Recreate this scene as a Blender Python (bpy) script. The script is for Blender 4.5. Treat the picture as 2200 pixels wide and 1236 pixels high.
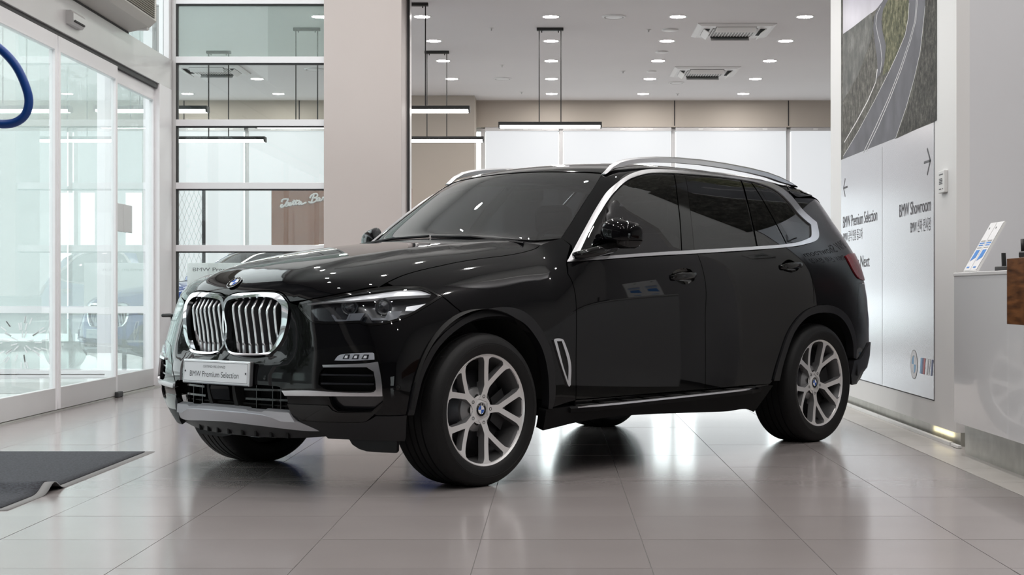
import bpy, bmesh, math, random
import numpy as np
from mathutils import Vector, Matrix, Euler
from mathutils.geometry import delaunay_2d_cdt
random.seed(7)
for _o in list(bpy.data.objects): bpy.data.objects.remove(_o)
SC = bpy.context.scene
COL = SC.collection
# ================= camera, exposure, world, big lights =================
cam_d = bpy.data.cameras.new('camera'); cam = bpy.data.objects.new('camera', cam_d); COL.objects.link(cam)
cam.location = (0, 0, .9288); cam.rotation_euler = (math.pi/2, 0, 0)
cam_d.sensor_width = 36; cam_d.lens = 54.288; cam_d.shift_x = -.04086; cam_d.shift_y = .00492
cam_d.clip_end = 200
SC.camera = cam
vs = SC.view_settings; vs.view_transform = 'Standard'; vs.look = 'None'; vs.gamma = 1; vs.use_curve_mapping = False
vs.exposure = -0.40
try:
    SC.cycles.use_denoising = True; SC.cycles.denoiser = 'OPENIMAGEDENOISE'
    SC.cycles.max_bounces = 12; SC.cycles.transparent_max_bounces = 24; SC.cycles.caustics_reflective = False
    SC.cycles.sample_clamp_indirect = 6.0
except Exception: pass
W = bpy.data.worlds.new('daylight'); SC.world = W; W.use_nodes = True
_bg = W.node_tree.nodes['Background']; _bg.inputs['Color'].default_value = (.95, .975, 1.0, 1); _bg.inputs['Strength'].default_value = 4.4
def area(name, loc, rot, sx, sy, power, color=(1, 1, 1)):
    l = bpy.data.lights.new(name, 'AREA'); l.shape = 'RECTANGLE'; l.size = sx; l.size_y = sy; l.energy = power; l.color = color
    o = bpy.data.objects.new(name, l); COL.objects.link(o); o.location = loc; o.rotation_euler = rot; return o

CEIL = 4.10     # back room
HALL = 6.0      # car hall
# ================= helpers =================
def nt(m): m.use_nodes = True; return m.node_tree
def mat(name, base=(.5, .5, .5), rough=.5, metal=0., spec=.5, coat=0., emit=None, es=0., bump=None, noise=None, ior=None):
    m = bpy.data.materials.new(name); t = nt(m); b = t.nodes['Principled BSDF']
    b.inputs['Base Color'].default_value = (*base, 1); b.inputs['Roughness'].default_value = rough
    b.inputs['Metallic'].default_value = metal; b.inputs['Specular IOR Level'].default_value = spec
    b.inputs['Coat Weight'].default_value = coat; b.inputs['Coat Roughness'].default_value = .02
    if ior: b.inputs['IOR'].default_value = ior
    if emit: b.inputs['Emission Color'].default_value = (*emit, 1); b.inputs['Emission Strength'].default_value = es
    if noise or bump:
        tc = t.nodes.new('ShaderNodeTexCoord')
    if noise:                      # (scale, amount) gentle tone variation
        n = t.nodes.new('ShaderNodeTexNoise'); n.inputs['Scale'].default_value = noise[0]; n.inputs['Detail'].default_value = 4
        t.links.new(tc.outputs['Object'], n.inputs['Vector'])
        r = t.nodes.new('ShaderNodeValToRGB'); a = noise[1]
        r.color_ramp.elements[0].position = .3; r.color_ramp.elements[1].position = .7
        r.color_ramp.elements[0].color = (*[c*(1-a) for c in base], 1); r.color_ramp.elements[1].color = (*[min(1, c*(1+a)) for c in base], 1)
        t.links.new(n.outputs['Fac'], r.inputs['Fac']); t.links.new(r.outputs['Color'], b.inputs['Base Color'])
    if bump:                       # (scale, strength)
        n2 = t.nodes.new('ShaderNodeTexNoise'); n2.inputs['Scale'].default_value = bump[0]; n2.inputs['Detail'].default_value = 3
        t.links.new(tc.outputs['Object'], n2.inputs['Vector'])
        bp = t.nodes.new('ShaderNodeBump'); bp.inputs['Strength'].default_value = bump[1]; bp.inputs['Distance'].default_value = .002
        t.links.new(n2.outputs['Fac'], bp.inputs['Height']); t.links.new(bp.outputs['Normal'], b.inputs['Normal'])
    return m
def glassmat(name, tint, ior=1.5, refl=(1, 1, 1), rough=0., haze=0., hazecol=(.9, .95, .93)):
    m = bpy.data.materials.new(name); t = nt(m); t.nodes.clear()
    o = t.nodes.new('ShaderNodeOutputMaterial'); mx = t.nodes.new('ShaderNodeMixShader'); f = t.nodes.new('ShaderNodeFresnel')
    f.inputs['IOR'].default_value = ior
    tr = t.nodes.new('ShaderNodeBsdfTransparent'); tr.inputs['Color'].default_value = (*tint, 1)
    g = t.nodes.new('ShaderNodeBsdfGlossy'); g.inputs['Color'].default_value = (*refl, 1); g.inputs['Roughness'].default_value = rough
    ge = t.nodes.new('ShaderNodeNewGeometry'); q = t.nodes.new('ShaderNodeMath'); q.operation = 'SUBTRACT'; q.inputs[0].default_value = 1.0
    q2 = t.nodes.new('ShaderNodeMath'); q2.operation = 'MULTIPLY'          # reflect at the entering face of a pane only
    t.links.new(ge.outputs['Backfacing'], q.inputs[1]); t.links.new(q.outputs[0], q2.inputs[0]); t.links.new(f.outputs[0], q2.inputs[1])
    t.links.new(q2.outputs[0], mx.inputs[0]); t.links.new(g.outputs[0], mx.inputs[2])
    if haze:
        d = t.nodes.new('ShaderNodeBsdfDiffuse'); d.inputs['Color'].default_value = (*hazecol, 1)
        m2 = t.nodes.new('ShaderNodeMixShader'); m2.inputs[0].default_value = haze
        t.links.new(tr.outputs[0], m2.inputs[1]); t.links.new(d.outputs[0], m2.inputs[2]); t.links.new(m2.outputs[0], mx.inputs[1])
    else: t.links.new(tr.outputs[0], mx.inputs[1])
    t.links.new(mx.outputs[0], o.inputs[0]); return m
def emitmat(name, col, s):
    m = bpy.data.materials.new(name); t = nt(m); t.nodes.clear()
    o = t.nodes.new('ShaderNodeOutputMaterial'); e = t.nodes.new('ShaderNodeEmission')
    e.inputs[0].default_value = (*col, 1); e.inputs[1].default_value = s; t.links.new(e.outputs[0], o.inputs[0]); return m
def tag(o, label=None, cat=None, group=None, kind=None):
    if label: o['label'] = label
    if cat: o['category'] = cat
    if group: o['group'] = group
    if kind: o['kind'] = kind
    return o
def mk(name, verts, faces, m, parent=None, smooth=False, mi=None, loc=None, kind=None):
    me = bpy.data.meshes.new(name); me.from_pydata([tuple(map(float, v)) for v in verts], [], [tuple(int(i) for i in f) for f in faces])
    for x in (m if isinstance(m, (list, tuple)) else [m]): me.materials.append(x)
    if mi is not None: me.polygons.foreach_set('material_index', list(mi))
    if smooth: me.polygons.foreach_set('use_smooth', [True]*len(me.polygons))
    me.update()
    o = bpy.data.objects.new(name, me); COL.objects.link(o)
    if parent: o.parent = parent
    if loc is not None: o.location = loc
    if kind: o['kind'] = kind
    return o
def empty(name, loc=(0, 0, 0), rz=0., label=None, cat=None, group=None):
    o = bpy.data.objects.new(name, None); COL.objects.link(o); o.location = loc; o.rotation_euler = (0, 0, rz); o.empty_display_size = .1
    return tag(o, label, cat, group)
class MB:
    """mesh collector"""
    def __init__(s): s.v = []; s.f = []; s.mi = []
    def add(s, v, f, mi=0):
        b = len(s.v); s.v += [tuple(p) for p in v]; s.f += [tuple(i+b for i in q) for q in f]; s.mi += [mi]*len(f); return s
    def box(s, x0, x1, y0, y1, z0, z1, bev=0., mi=0):
        if x0 > x1: x0, x1 = x1, x0
        if y0 > y1: y0, y1 = y1, y0
        if z0 > z1: z0, z1 = z1, z0
        if bev <= 0:
            v = [(x, y, z) for z in (z0, z1) for y in (y0, y1) for x in (x0, x1)]
            return s.add(v, [(0, 2, 3, 1), (4, 5, 7, 6), (0, 1, 5, 4), (2, 6, 7, 3), (0, 4, 6, 2), (1, 3, 7, 5)], mi)
        bm = bmesh.new(); bmesh.ops.create_cube(bm, size=1)
        for p in bm.verts: p.co = Vector(((x0+x1)/2+p.co.x*(x1-x0), (y0+y1)/2+p.co.y*(y1-y0), (z0+z1)/2+p.co.z*(z1-z0)))
        b = min(bev, .49*min(x1-x0, y1-y0, z1-z0))
        bmesh.ops.bevel(bm, geom=list(bm.edges), offset=b, segments=2, profile=.5, affect='EDGES')
        bm.verts.ensure_lookup_table(); vv = [tuple(p.co) for p in bm.verts]; ff = [tuple(q.index for q in f.verts) for f in bm.faces]
        bm.free(); return s.add(vv, ff, mi)
    def prism(s, poly, z0, z1, axis='z', mi=0):
        n = len(poly)
        def P(a, b, h): return (a, b, h) if axis == 'z' else ((h, a, b) if axis == 'x' else (a, h, b))
        v = [P(a, b, z0) for a, b in poly]+[P(a, b, z1) for a, b in poly]
        return s.add(v, [tuple(range(n))[::-1], tuple(range(n, 2*n))]+[(i, (i+1) % n, n+(i+1) % n, n+i) for i in range(n)], mi)
    def lathe(s, prof, c=(0, 0, 0), axis='z', seg=32, mi=0, close=False, a0=0., a1=2*math.pi):
        full = abs(a1-a0-2*math.pi) < 1e-6; N = seg if full else seg+1; v = []
        for k in range(N):
            a = a0+(a1-a0)*k/seg; ca, sa = math.cos(a), math.sin(a)
            for r, h in prof:
                p = (r*ca, r*sa, h) if axis == 'z' else ((r*ca, h, r*sa) if axis == 'y' else (h, r*ca, r*sa))
                v.append((p[0]+c[0], p[1]+c[1], p[2]+c[2]))
        m = len(prof); f = []
        for k in range(seg):
            k2 = (k+1) % N
            for j in range(m-1): f.append((k*m+j, k2*m+j, k2*m+j+1, k*m+j+1))
        return s.add(v, f, mi)
    def tube(s, pts, r, seg=8, mi=0, caps=True):
        pts = [Vector(p) for p in pts]; n = len(pts); v = []; f = []; up = Vector((0, 0, 1))
        rr = r if isinstance(r, (list, tuple)) else [r]*n; u = None
        for i, p in enumerate(pts):
            t = (pts[min(i+1, n-1)]-pts[max(i-1, 0)]).normalized()
            if u is None: u = t.cross(up if abs(t.z) < .9 else Vector((1, 0, 0))).normalized()
            else: u = (u-t*u.dot(t)).normalized()
            w = t.cross(u)
            v += [tuple(p+rr[i]*(math.cos(2*math.pi*k/seg)*u+math.sin(2*math.pi*k/seg)*w)) for k in range(seg)]
        for i in range(n-1):
            f += [(i*seg+k, i*seg+(k+1) % seg, (i+1)*seg+(k+1) % seg, (i+1)*seg+k) for k in range(seg)]
        if caps: f += [tuple(range(seg))[::-1], tuple(range((n-1)*seg, n*seg))]
        return s.add(v, f, mi)
    def build(s, name, m, parent=None, smooth=False, kind=None, loc=None, auto=None):
        o = mk(name, s.v, s.f, m, parent, smooth, s.mi, loc, kind)
        if auto is not None: o.data.set_sharp_from_angle(angle=math.radians(auto))
        return o
def copy_tree(o, parent=None):
    c = o.copy(); COL.objects.link(c); c.parent = parent
    for ch in list(o.children): copy_tree(ch, c)
    return c
def text(name, body, m, M, width=None, height=None, parent=None, align='LEFT', depth=.0008, shear=0., spacing=1.):
    """flat lettering as mesh; M maps text plane (x right, y up, z towards the reader)"""
    cu = bpy.data.curves.new(name, 'FONT'); cu.body = body; cu.size = 1; cu.extrude = 0; cu.shear = shear; cu.space_character = spacing
    to = bpy.data.objects.new(name, cu); COL.objects.link(to)
    dg = bpy.context.evaluated_depsgraph_get(); me = bpy.data.meshes.new_from_object(to.evaluated_get(dg))
    bpy.data.objects.remove(to)
    n = len(me.vertices)
    if n == 0: return None
    co = np.empty(n*3); me.vertices.foreach_get('co', co); co = co.reshape(-1, 3)
    a = co.min(0); b = co.max(0); co[:, 0] -= a[0]
    sx = sy = 1.
    if height: sy = height/.73
    if width: sx = width/(b[0]-a[0])
    if not height: sy = sx
    if not width: sx = sy
    co[:, 0] *= sx; co[:, 1] *= sy
    wd = (b[0]-a[0])*sx
    if align == 'RIGHT': co[:, 0] -= wd
    if align == 'CENTER': co[:, 0] -= wd/2
    co[:, 2] = depth
    me.vertices.foreach_set('co', co.ravel()); me.transform(M); me.materials.clear(); me.materials.append(m); me.update()
    o = bpy.data.objects.new(name, me); COL.objects.link(o)
    if parent: o.parent = parent
    return o
def basis(o, x, y, z):
    return Matrix(((x[0], y[0], z[0], o[0]), (x[1], y[1], z[1], o[1]), (x[2], y[2], z[2], o[2]), (0, 0, 0, 1)))
# ================= materials of the place =================
M = {}
M['tile'] = mat('floor_tile', (.325, .295, .29), .15, spec=.5, noise=(1.3, .05), bump=(35, .04))
M['border_tile'] = mat('border_stone', (.56, .53, .50), .22, noise=(3, .05))
M['grout'] = mat('grout', (.16, .155, .15), .7)
M['ceiling'] = mat('ceiling_paint', (.80, .79, .79), .8, noise=(.5, .02))
M['white_wall'] = mat('white_wall', (.80, .79, .785), .45, noise=(.8, .015))
M['shaded_wall'] = mat('shaded_wall', (.72, .72, .745), .7, noise=(.8, .02))  # wall face turned from the light; its shade is put into the grey
M['beige'] = mat('beige_panel', (.47, .42, .365), .6, noise=(.7, .03))
M['pillar'] = mat('pillar_panel', (.57, .505, .485), .5, noise=(.6, .03))
M['alu'] = mat('aluminium_frame', (.62, .61, .61), .42, .35, noise=(2, .03))
M['white_frame'] = mat('white_frame', (.83, .82, .84), .4)
M['dark_gasket'] = mat('dark_gasket', (.03, .03, .032), .6)
M['glass'] = glassmat('window_glass', (.95, .985, .975), 1.5)
M['glass_green'] = glassmat('greenish_glass', (.86, .94, .91), 1.55, haze=.10, hazecol=(.85, .92, .89))
M['film_glass'] = glassmat('door_glass', (.95, .985, .978), 1.52, haze=.08, hazecol=(.88, .95, .94))
M['hazy_glass'] = glassmat('facade_glass', (.92, .97, .96), 1.52, haze=.25, hazecol=(.90, .95, .945))  # milky haze put in so the facade panes read daylight-bright
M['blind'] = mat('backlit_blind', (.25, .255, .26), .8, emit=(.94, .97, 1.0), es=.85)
M['lamp'] = emitmat('lamp_diffuser', (1, .97, .93), 12.)
M['downlight_hall'] = emitmat('downlight_lens_hall', (1, .965, .935), 1080.)
M['downlight'] = emitmat('downlight_lens', (1, .965, .935), 260.)
M['black_metal'] = mat('black_metal', (.012, .012, .012), .45)
M['white_plastic'] = mat('white_plastic', (.78, .78, .77), .4)
M['grey_plastic'] = mat('grey_plastic', (.33, .33, .33), .5)
M['dark_slot'] = mat('dark_slot', (.025, .025, .025), .7)
M['brushed'] = mat('brushed_metal_board', (.50, .50, .54), .22, .75, noise=(2, .03))
M['kick'] = mat('galvanised_kick', (.50, .50, .46), .35, .8, noise=(9, .12))
M['print_grey'] = mat('print_grey', (.10, .10, .11), .6)
M['counter_face'] = mat('counter_lacquer', (.86, .87, .89), .12, coat=.4)
M['counter_top'] = mat('counter_top_white', (.8, .8, .8), .25)
M['wood'] = mat('walnut', (.17, .07, .025), .35)
def _wood(m):
    t = m.node_tree; b = t.nodes['Principled BSDF']; tc = t.nodes.new('ShaderNodeTexCoord'); mp = t.nodes.new('ShaderNodeMapping')
    mp.inputs['Scale'].default_value = (1, 2.0, 14); n = t.nodes.new('ShaderNodeTexNoise'); n.inputs['Scale'].default_value = 3; n.inputs['Detail'].default_value = 6
    r = t.nodes.new('ShaderNodeValToRGB'); r.color_ramp.elements[0].color = (.06, .022, .008, 1); r.color_ramp.elements[1].color = (.26, .105, .035, 1)
    r.color_ramp.elements[0].position = .3; r.color_ramp.elements[1].position = .72
    t.links.new(tc.outputs['Object'], mp.inputs['Vector']); t.links.new(mp.outputs[0], n.inputs['Vector']); t.links.new(n.outputs['Fac'], r.inputs['Fac']); t.links.new(r.outputs['Color'], b.inputs['Base Color'])
_wood(M['wood'])
M['brown_board'] = mat('brown_bar_board', (.30, .15, .10), .22, coat=.4, noise=(1.6, .10))
M['paper'] = mat('paper', (.85, .85, .86), .6)
M['blue_print'] = mat('blue_print', (.05, .25, .68), .6)
M['black_plastic'] = mat('black_plastic', (.015, .015, .016), .4)
M['pave'] = mat('pavement', (.62, .63, .62), .8, noise=(3, .08))
M['outer_wall'] = mat('dark_facade', (.13, .135, .14), .7)

# ================= floor =================
TX0, TY0, TP = .329, 5.803, .6025
PLAN = [(-4.02, -8.5), (8.5, -8.5), (8.5, 26.2), (-10.5, 26.2), (-10.5, 15.70), (-4.02, 15.70)]
floor = mk('floor', *(lambda b: (b.v, b.f))(MB().prism(PLAN, -.15, -.003)), M['grout']); floor['kind'] = 'structure'
def in_view(x, y, s=0.):
    if y < 4.0: return False
    u = 1190+3318*x/y; v = 629+3082/y
    return -150 < u < 2350 and v < 1330
g = .0016
_t = MB().box(-TP/2+g, TP/2-g, -TP/2+g, TP/2-g, -.012, 0)
tile_me = None; rest = MB(); k = 0
tiles = []
for j in range(-24, 36):
    for i in range(-17, 16):
        x = TX0+(i+.5)*TP; y = TY0+(j+.5)*TP
        if x > 2.14 and y < 13.6 and y > -1: continue
        if i == 2 and -1 < y < 13.6: pass
        if not (-10.3 < x < 8.3 and -8.4 < y < 25.5) or (x < -3.95 and y < 15.7): continue
        tiles.append((x, y))
tiles.sort(key=lambda p: p[1])
for x, y in tiles:
    if in_view(x, y) and y < 15.9 and k < 285:
        if tile_me is None:
            o = _t.build('tile', M['tile'], floor); tile_me = o.data
        else:
            o = bpy.data.objects.new('tile', tile_me); COL.objects.link(o); o.parent = floor
        o.location = (x, y, random.uniform(-.0003, .0003)); k += 1
    else:
        b = len(rest.v); rest.v += [(x+sx*(TP/2-g), y+sy*(TP/2-g), 0) for sx, sy in ((-1, -1), (1, -1), (1, 1), (-1, 1))]; rest.f.append((b, b+1, b+2, b+3)); rest.mi.append(0)
rest.build('tile_field', M['tile'], floor, kind='stuff')
bt = None
for n in range(14):
    y0 = 13.55-.60*(n+1)+.0; yy = y0+.3
    bx = MB().box(2.139, 2.99, y0+g, y0+.6-g, -.012, .001)
    o = bx.build('border_tile', M['border_tile'], floor)
# ================= shell =================
def struct(name, b, m, parent=None, label=None):
    o = b.build(name, m, parent)
    if not parent: o['kind'] = 'structure'
    if label: o['label'] = label
    return o
struct('ceiling', MB().box(-10.5, 8.5, 15.76, 26.2, CEIL, CEIL+.2).box(-4.02, 8.5, -8.5, 15.70, HALL, HALL+.2), M['ceiling'])
struct('wall_bulkhead', MB().box(-4.02, 8.3, 15.70, 15.82, 3.94, HALL), M['white_wall'])
M['dark_wall'] = mat('dark_reflected_wall', (.085, .09, .105), .5)  # unseen walls, put in dark for what the car mirrors
struct('wall_behind', MB().box(-3.9, 3.4, -8.4, -8.2, 0, HALL).box(6.6, 8.5, -8.4, -8.2, 0, HALL).box(3.4, 6.6, -8.4, -8.2, 0, .4).box(3.4, 6.6, -8.4, -8.2, 3.0, HALL), M['dark_wall'])
w5 = struct('window_5', MB().box(3.4, 6.6, -8.36, -8.28, .4, .48), M['white_frame'])
for x in (3.44, 4.5, 5.5, 6.56): MB().box(x-.04, x+.04, -8.36, -8.28, .48, 3.0).build('mullion', M['white_frame'], w5)
MB().box(3.4, 6.6, -8.33, -8.32, .48, 3.0).build('pane', M['glass'], w5)
struct('wall_far_right', MB().box(8.2, 8.4, -8.2, 26, 0, HALL), M['white_wall'])
struct('wall_far_left', MB().box(-10.4, -10.2, 15.7, 26, 3.6, CEIL), M['white_wall'])
w6 = struct('window_6', MB().box(-10.38, -10.22, 15.7, 26, 0, .2), M['white_frame'])  # unseen glazing, added to brighten the left end of the back room
for y in (15.8, 17.7, 19.6, 21.5, 23.4, 25.3): MB().box(-10.36, -10.24, y-.05, y+.05, .2, 3.6).build('mullion', M['white_frame'], w6)
MB().box(-10.31, -10.30, 15.7, 26, .2, 3.6).build('pane', M['glass'], w6)
# display wall on the right, with the recess behind the counter
struct('wall_right', MB().box(2.42, 2.50, 9.281, 13.5, .085, HALL), M['white_wall'])
struct('wall_counter', MB().box(2.50, 8.2, 9.279, 9.48, .085, HALL), M['shaded_wall'])
struct('baseboard_right', MB().box(2.45, 2.70, 9.30, 13.48, 0, .085), M['kick'])
# pillar with metal edge
struct('wall_pillar', MB().box(-2.333, -1.545, 15.66, 16.40, 0, CEIL-.002, .004), M['pillar'])
struct('trim_1', MB().box(-1.556, -1.520, 16.30, 16.50, 0, CEIL), M['alu'])
struct('trim_2', MB().box(-1.538, -1.512, 16.18, 16.22, 0, CEIL), M['dark_gasket'])
# back wall: beige band, column, glazing
struct('wall_back', MB().box(-10.2, 8.2, 25.47, 25.75, 3.66, CEIL), M['beige'])
for px_ in (-6.1, -4.2, -.03+2.02, 3.87, 5.75):
    struct('trim_3', MB().box(px_-.007, px_+.007, 25.462, 25.475, 3.68, CEIL-.004), M['dark_gasket'])
struct('wall_column', MB().box(-2.95, -1.275, 24.85, 25.47, 0, CEIL, .004), M['beige'])
win = MB(); mull = [-10.1, -8.0, -6.3, -5.08, -3.2, -1.17, .118, 1.975, 3.875, 5.75, 7.6]
w2 = mk('window_2', *(lambda b: (b.v, b.f))(MB().box(-10.2, 8.2, 25.60, 25.72, 0, .12).box(-10.2, 8.2, 25.60, 25.72, 3.60, 3.67)), M['alu']); w2['kind'] = 'structure'
for x in mull: MB().box(x-.035, x+.035, 25.56, 25.70, .12, 3.64).build('mullion', M['alu'], w2)
for a, b in zip(mull[:-1], mull[1:]): MB().box(a+.035, b-.035, 25.65, 25.66, .12, 3.60).build('pane', M['glass'], w2)
MB().box(-10.2, 8.2, 25.58, 25.68, 2.62, 2.69).build('transom', M['alu'], w2)
bl_names = {0: 'white roller blind at the back, farthest left, seen through the entrance doors', 1: 'white roller blind at the back, second from the left, seen through the entrance doors', 2: 'white roller blind at the back, seen along the left edge of the glass partition', 3: 'white roller blind at the back, filling most of the glass partition', 5: 'white roller blind beside the beige column at the back windows', 6: 'white roller blind behind the middle pendant light', 7: 'white roller blind directly above the roof rail of the black car', 8: 'white roller blind at the back, partly cut off by the display wall'}
for n, (a, b) in enumerate(zip(mull[:-1], mull[1:])):
    if n == 4: continue
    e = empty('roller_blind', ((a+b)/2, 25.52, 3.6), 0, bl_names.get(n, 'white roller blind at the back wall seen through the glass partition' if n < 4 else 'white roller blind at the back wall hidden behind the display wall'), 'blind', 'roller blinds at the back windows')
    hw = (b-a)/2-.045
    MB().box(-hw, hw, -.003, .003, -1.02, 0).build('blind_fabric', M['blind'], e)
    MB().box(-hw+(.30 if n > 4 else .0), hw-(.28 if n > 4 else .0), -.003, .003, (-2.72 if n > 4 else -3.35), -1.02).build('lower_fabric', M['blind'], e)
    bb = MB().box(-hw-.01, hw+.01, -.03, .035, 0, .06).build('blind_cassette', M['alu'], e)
    for q in (-.55, .1, .62): MB().box(q*hw-.04, q*hw+.04, -.034, -.03, .012, .042).build('bracket', M['white_plastic'], e)
# ================= glass partition (left of the pillar) =================
YP = 15.75
p = mk('window_1', *(lambda b: (b.v, b.f))(MB().box(-3.93, -3.845, YP-.05, YP+.05, 0, CEIL)), M['alu']); p['kind'] = 'structure'
bars = [.10, .744, 1.380, 2.016, 2.657, 3.298, 3.90]
for z in bars:
    MB().box(-3.85, -2.333, YP-.045, YP+.045, z-.033, z+.033, .003).build('crossbar', M['white_frame'], p)
    MB().box(-3.85, -2.333, YP-.03, YP+.03, z-.045, z-.033).build('gasket', M['dark_gasket'], p)
MB().box(-3.846, -3.83, YP-.028, YP+.028, .1, 3.9).build('gasket', M['dark_gasket'], p)
for n, (a, b) in enumerate(zip(bars[:-1], bars[1:])):
    MB().box(-3.845, -2.333, YP-.004, YP+.004, a+.033, b-.045).build('pane', M['glass_green'] if n == 5 else M['glass'], p)
# facade carried on to the left outside the doors
p3 = mk('window_3', *(lambda b: (b.v, b.f))(MB().box(-10.2, -3.93, YP-.04, YP+.04, -.05, .10)), M['white_frame']); p3['kind'] = 'structure'
for z0, z1 in ((.09, .15), (.72, .79), (3.86, 3.95)): MB().box(-10.2, -3.93, YP-.04, YP+.04, z0, z1).build('crossbar', M['white_frame'], p3)
for x in (-4.13, -4.60, -6.4, -8.2): MB().box(x-.045, x+.045, YP-.046, YP+.046, .1, 3.9).build('mullion', M['white_frame'], p3)
for a, b in ((-10.2, -8.2), (-8.2, -6.4), (-6.4, -4.6), (-4.6, -4.13)): MB().box(a+.045, b-.045, YP-.004, YP+.004, .15, 3.9).build('pane', M['hazy_glass'], p3)
# ================= sliding entrance doors on the left =================
XD = -3.90
d = mk('door_1', *(lambda b: (b.v, b.f))(MB().box(XD-.10, XD+.02, 3.0, 15.68, 2.985, 3.29, .004)), M['alu']); d['kind'] = 'structure'
MB().box(XD-.06, XD+.0, 3.0, 15.2, 2.94, 2.985).build('track_gap', M['dark_gasket'], d)
MB().box(XD-.10, XD+.02, 15.20, 15.68, 0, 2.99, .004).build('jamb', M['white_frame'], d)
MB().box(XD-.09, XD+.01, 15.60, 15.69, 3.29, HALL).build('jamb', M['white_frame'], d)
MB().box(XD-.05, XD-.04, 10.0, 15.6, 3.29, HALL).build('transom_pane', M['film_glass'], d)
MB().box(XD-.10, XD+.02, 3.0, 15.6, HALL-.12, HALL).build('head_rail', M['alu'], d)
MB().box(XD-.11, XD+.03, 3.0, 15.2, -.002, .012).build('sill', M['kick'], d)
def leaf(y0, y1, xo, m_st, name='door_leaf'):
    s = .058
    fr = MB().box(XD+xo-.025, XD+xo+.025, y0, y0+s, .015, 2.94, .003).box(XD+xo-.025, XD+xo+.025, y1-s, y1, .015, 2.94, .003)
    fr.box(XD+xo-.025, XD+xo+.025, y0+s, y1-s, 2.82, 2.94, .003)
    o = fr.build(name, m_st, d)
    MB().box(XD+xo-.027, XD+xo+.027, y0+s, y1-s, .015, .185, .003).build('bottom_rail', M['alu'], o)
    MB().box(XD+xo-.004, XD+xo+.004, y0+s, y1-s, .185, 2.82).build('pane', M['film_glass'], o)
    return o
leaf(6.0, 9.0, 0, M['white_frame']); leaf(9.0, 12.06, 0, M['white_frame']); lf = leaf(12.08, 13.72, 0, M['white_frame']); l4 = leaf(13.68, 15.22, -.055, M['white_frame'])
MB().box(XD-.03, XD+.0, 11.98, 12.12, .0, .09).build('floor_guide', M['dark_gasket'], d)
MB().box(XD+.02, XD+.06, 13.62, 13.78, .0, .05, .01).build('floor_guide', M['dark_gasket'], d)
hp = MB().box(XD-.030, XD-.018, 13.74, 14.04, 1.48, 1.735, .004).build('push_plate', M['alu'], d); MB().box(XD-.030, XD-.018, 14.055, 14.35, 1.48, 1.735, .004).build('push_plate', M['alu'], d)
# left wall carried on, mostly closed and dark to tame the car's reflections
d2 = mk('window_4', *(lambda b: (b.v, b.f))(MB().box(XD-.08, XD+.02, -8.2, 3.0, 2.985, 3.29)), M['alu']); d2['kind'] = 'structure'
struct('wall_left', MB().box(XD-.08, XD+.0, -8.2, 4.4, 0, 2.985).box(XD-.08, XD+.0, -8.2, 10.0, 3.29, HALL), M['dark_wall'])
for y in (4.44, 6.0): MB().box(XD-.05, XD+.02, y-.04, y+.04, 0, 2.985).build('mullion', M['white_frame'], d2)
MB().box(XD-.03, XD-.02, 4.4, 6.0, .05, 2.98).build('pane', M['film_glass'], d2)
# outside: pavement, kerb, unseen neighbour kept dark and long for the car's reflections
o = MB().box(-30, -4.0, -20, 15.70, -.20, -.05).build('pavement', M['pave']); o['kind'] = 'structure'
o = MB().box(-60, 60, 26.2, 60, -.25, -.10).build('rear_yard', M['pave']); o['kind'] = 'structure'
o = MB().box(-14, -4.3, 14.9, 15.3, -.05, .07, .01).build('kerb', M['pave']); o['kind'] = 'structure'
o = MB().box(-19, -18, -40, 15.6, -.05, 8.0); 
nb = o.build('neighbour_building', M['outer_wall']); tag(nb, 'unseen dark facade across the street, put up to darken reflections', 'building')
for q in range(6):
    f = MB().box(-17.99, -17.93, -11+q*4.3, -8.6+q*4.3, 1.0, 3.2).build('window', M['white_frame'], nb)
    MB().box(-17.925, -17.915, -10.9+q*4.3, -8.7+q*4.3, 1.1, 3.1).build('pane', M['glass'], f)

# ================= car materials =================
CH = {}
CH['paint'] = mat('black_paint', (.003, .003, .0036), .03, spec=.29)
CH['gloss'] = mat('gloss_black', (.003, .003, .003), .06, spec=.45)
CH['clad'] = mat('charcoal_cladding', (.008, .008, .0095), .42, spec=.35, bump=(500, .12))
CH['dark'] = mat('unlit_black', (.004, .004, .004), .8)
CH['chrome'] = mat('bright_chrome', (.80, .80, .82), .06, 1.)
CH['satin'] = mat('satin_aluminium', (.72, .72, .74), .28, 1.)
CH['silver'] = mat('silver_trim', (.56, .565, .60), .38, .65)
CH['tyre'] = mat('tyre_rubber', (.006, .006, .0065), .6, spec=.3, bump=(120, .15))
CH['rim'] = mat('machined_rim', (.80, .79, .79), .34, .55)
CH['rim_grey'] = mat('rim_grey_paint', (.27, .27, .275), .35, .5, coat=.3)
CH['barrel'] = mat('rim_barrel', (.15, .15, .153), .3, .6)
CH['disc'] = mat('brake_disc', (.05, .05, .055), .4, .8)
CH['tint'] = glassmat('tinted_glass', (.12, .12, .122), 1.52, haze=.03, hazecol=(.8, .8, .82))
CH['tint_dark'] = glassmat('dark_tinted_glass', (.035, .035, .038), 1.52)
CH['lens'] = glassmat('lamp_lens', (.93, .95, .97), 1.36)
CH['lens_red'] = mat('red_lens', (.20, .008, .014), .15, spec=.3)
CH['drl'] = mat('lamp_reflector_white', (.86, .86, .88), .25, .2)
CH['guide'] = mat('light_guide_grey', (.13, .135, .15), .25)
CH['lamp_dark'] = mat('lamp_bezel', (.012, .013, .017), .22, coat=.5)
CH['badge_blue'] = mat('badge_blue', (.03, .13, .55), .2, coat=.5)
CH['badge_white'] = mat('badge_white', (.86, .86, .87), .25, coat=.5)
CH['plate'] = mat('plate_white', (.80, .81, .84), .35)
CH['ink'] = mat('plate_ink', (.02, .02, .025), .5)
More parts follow.
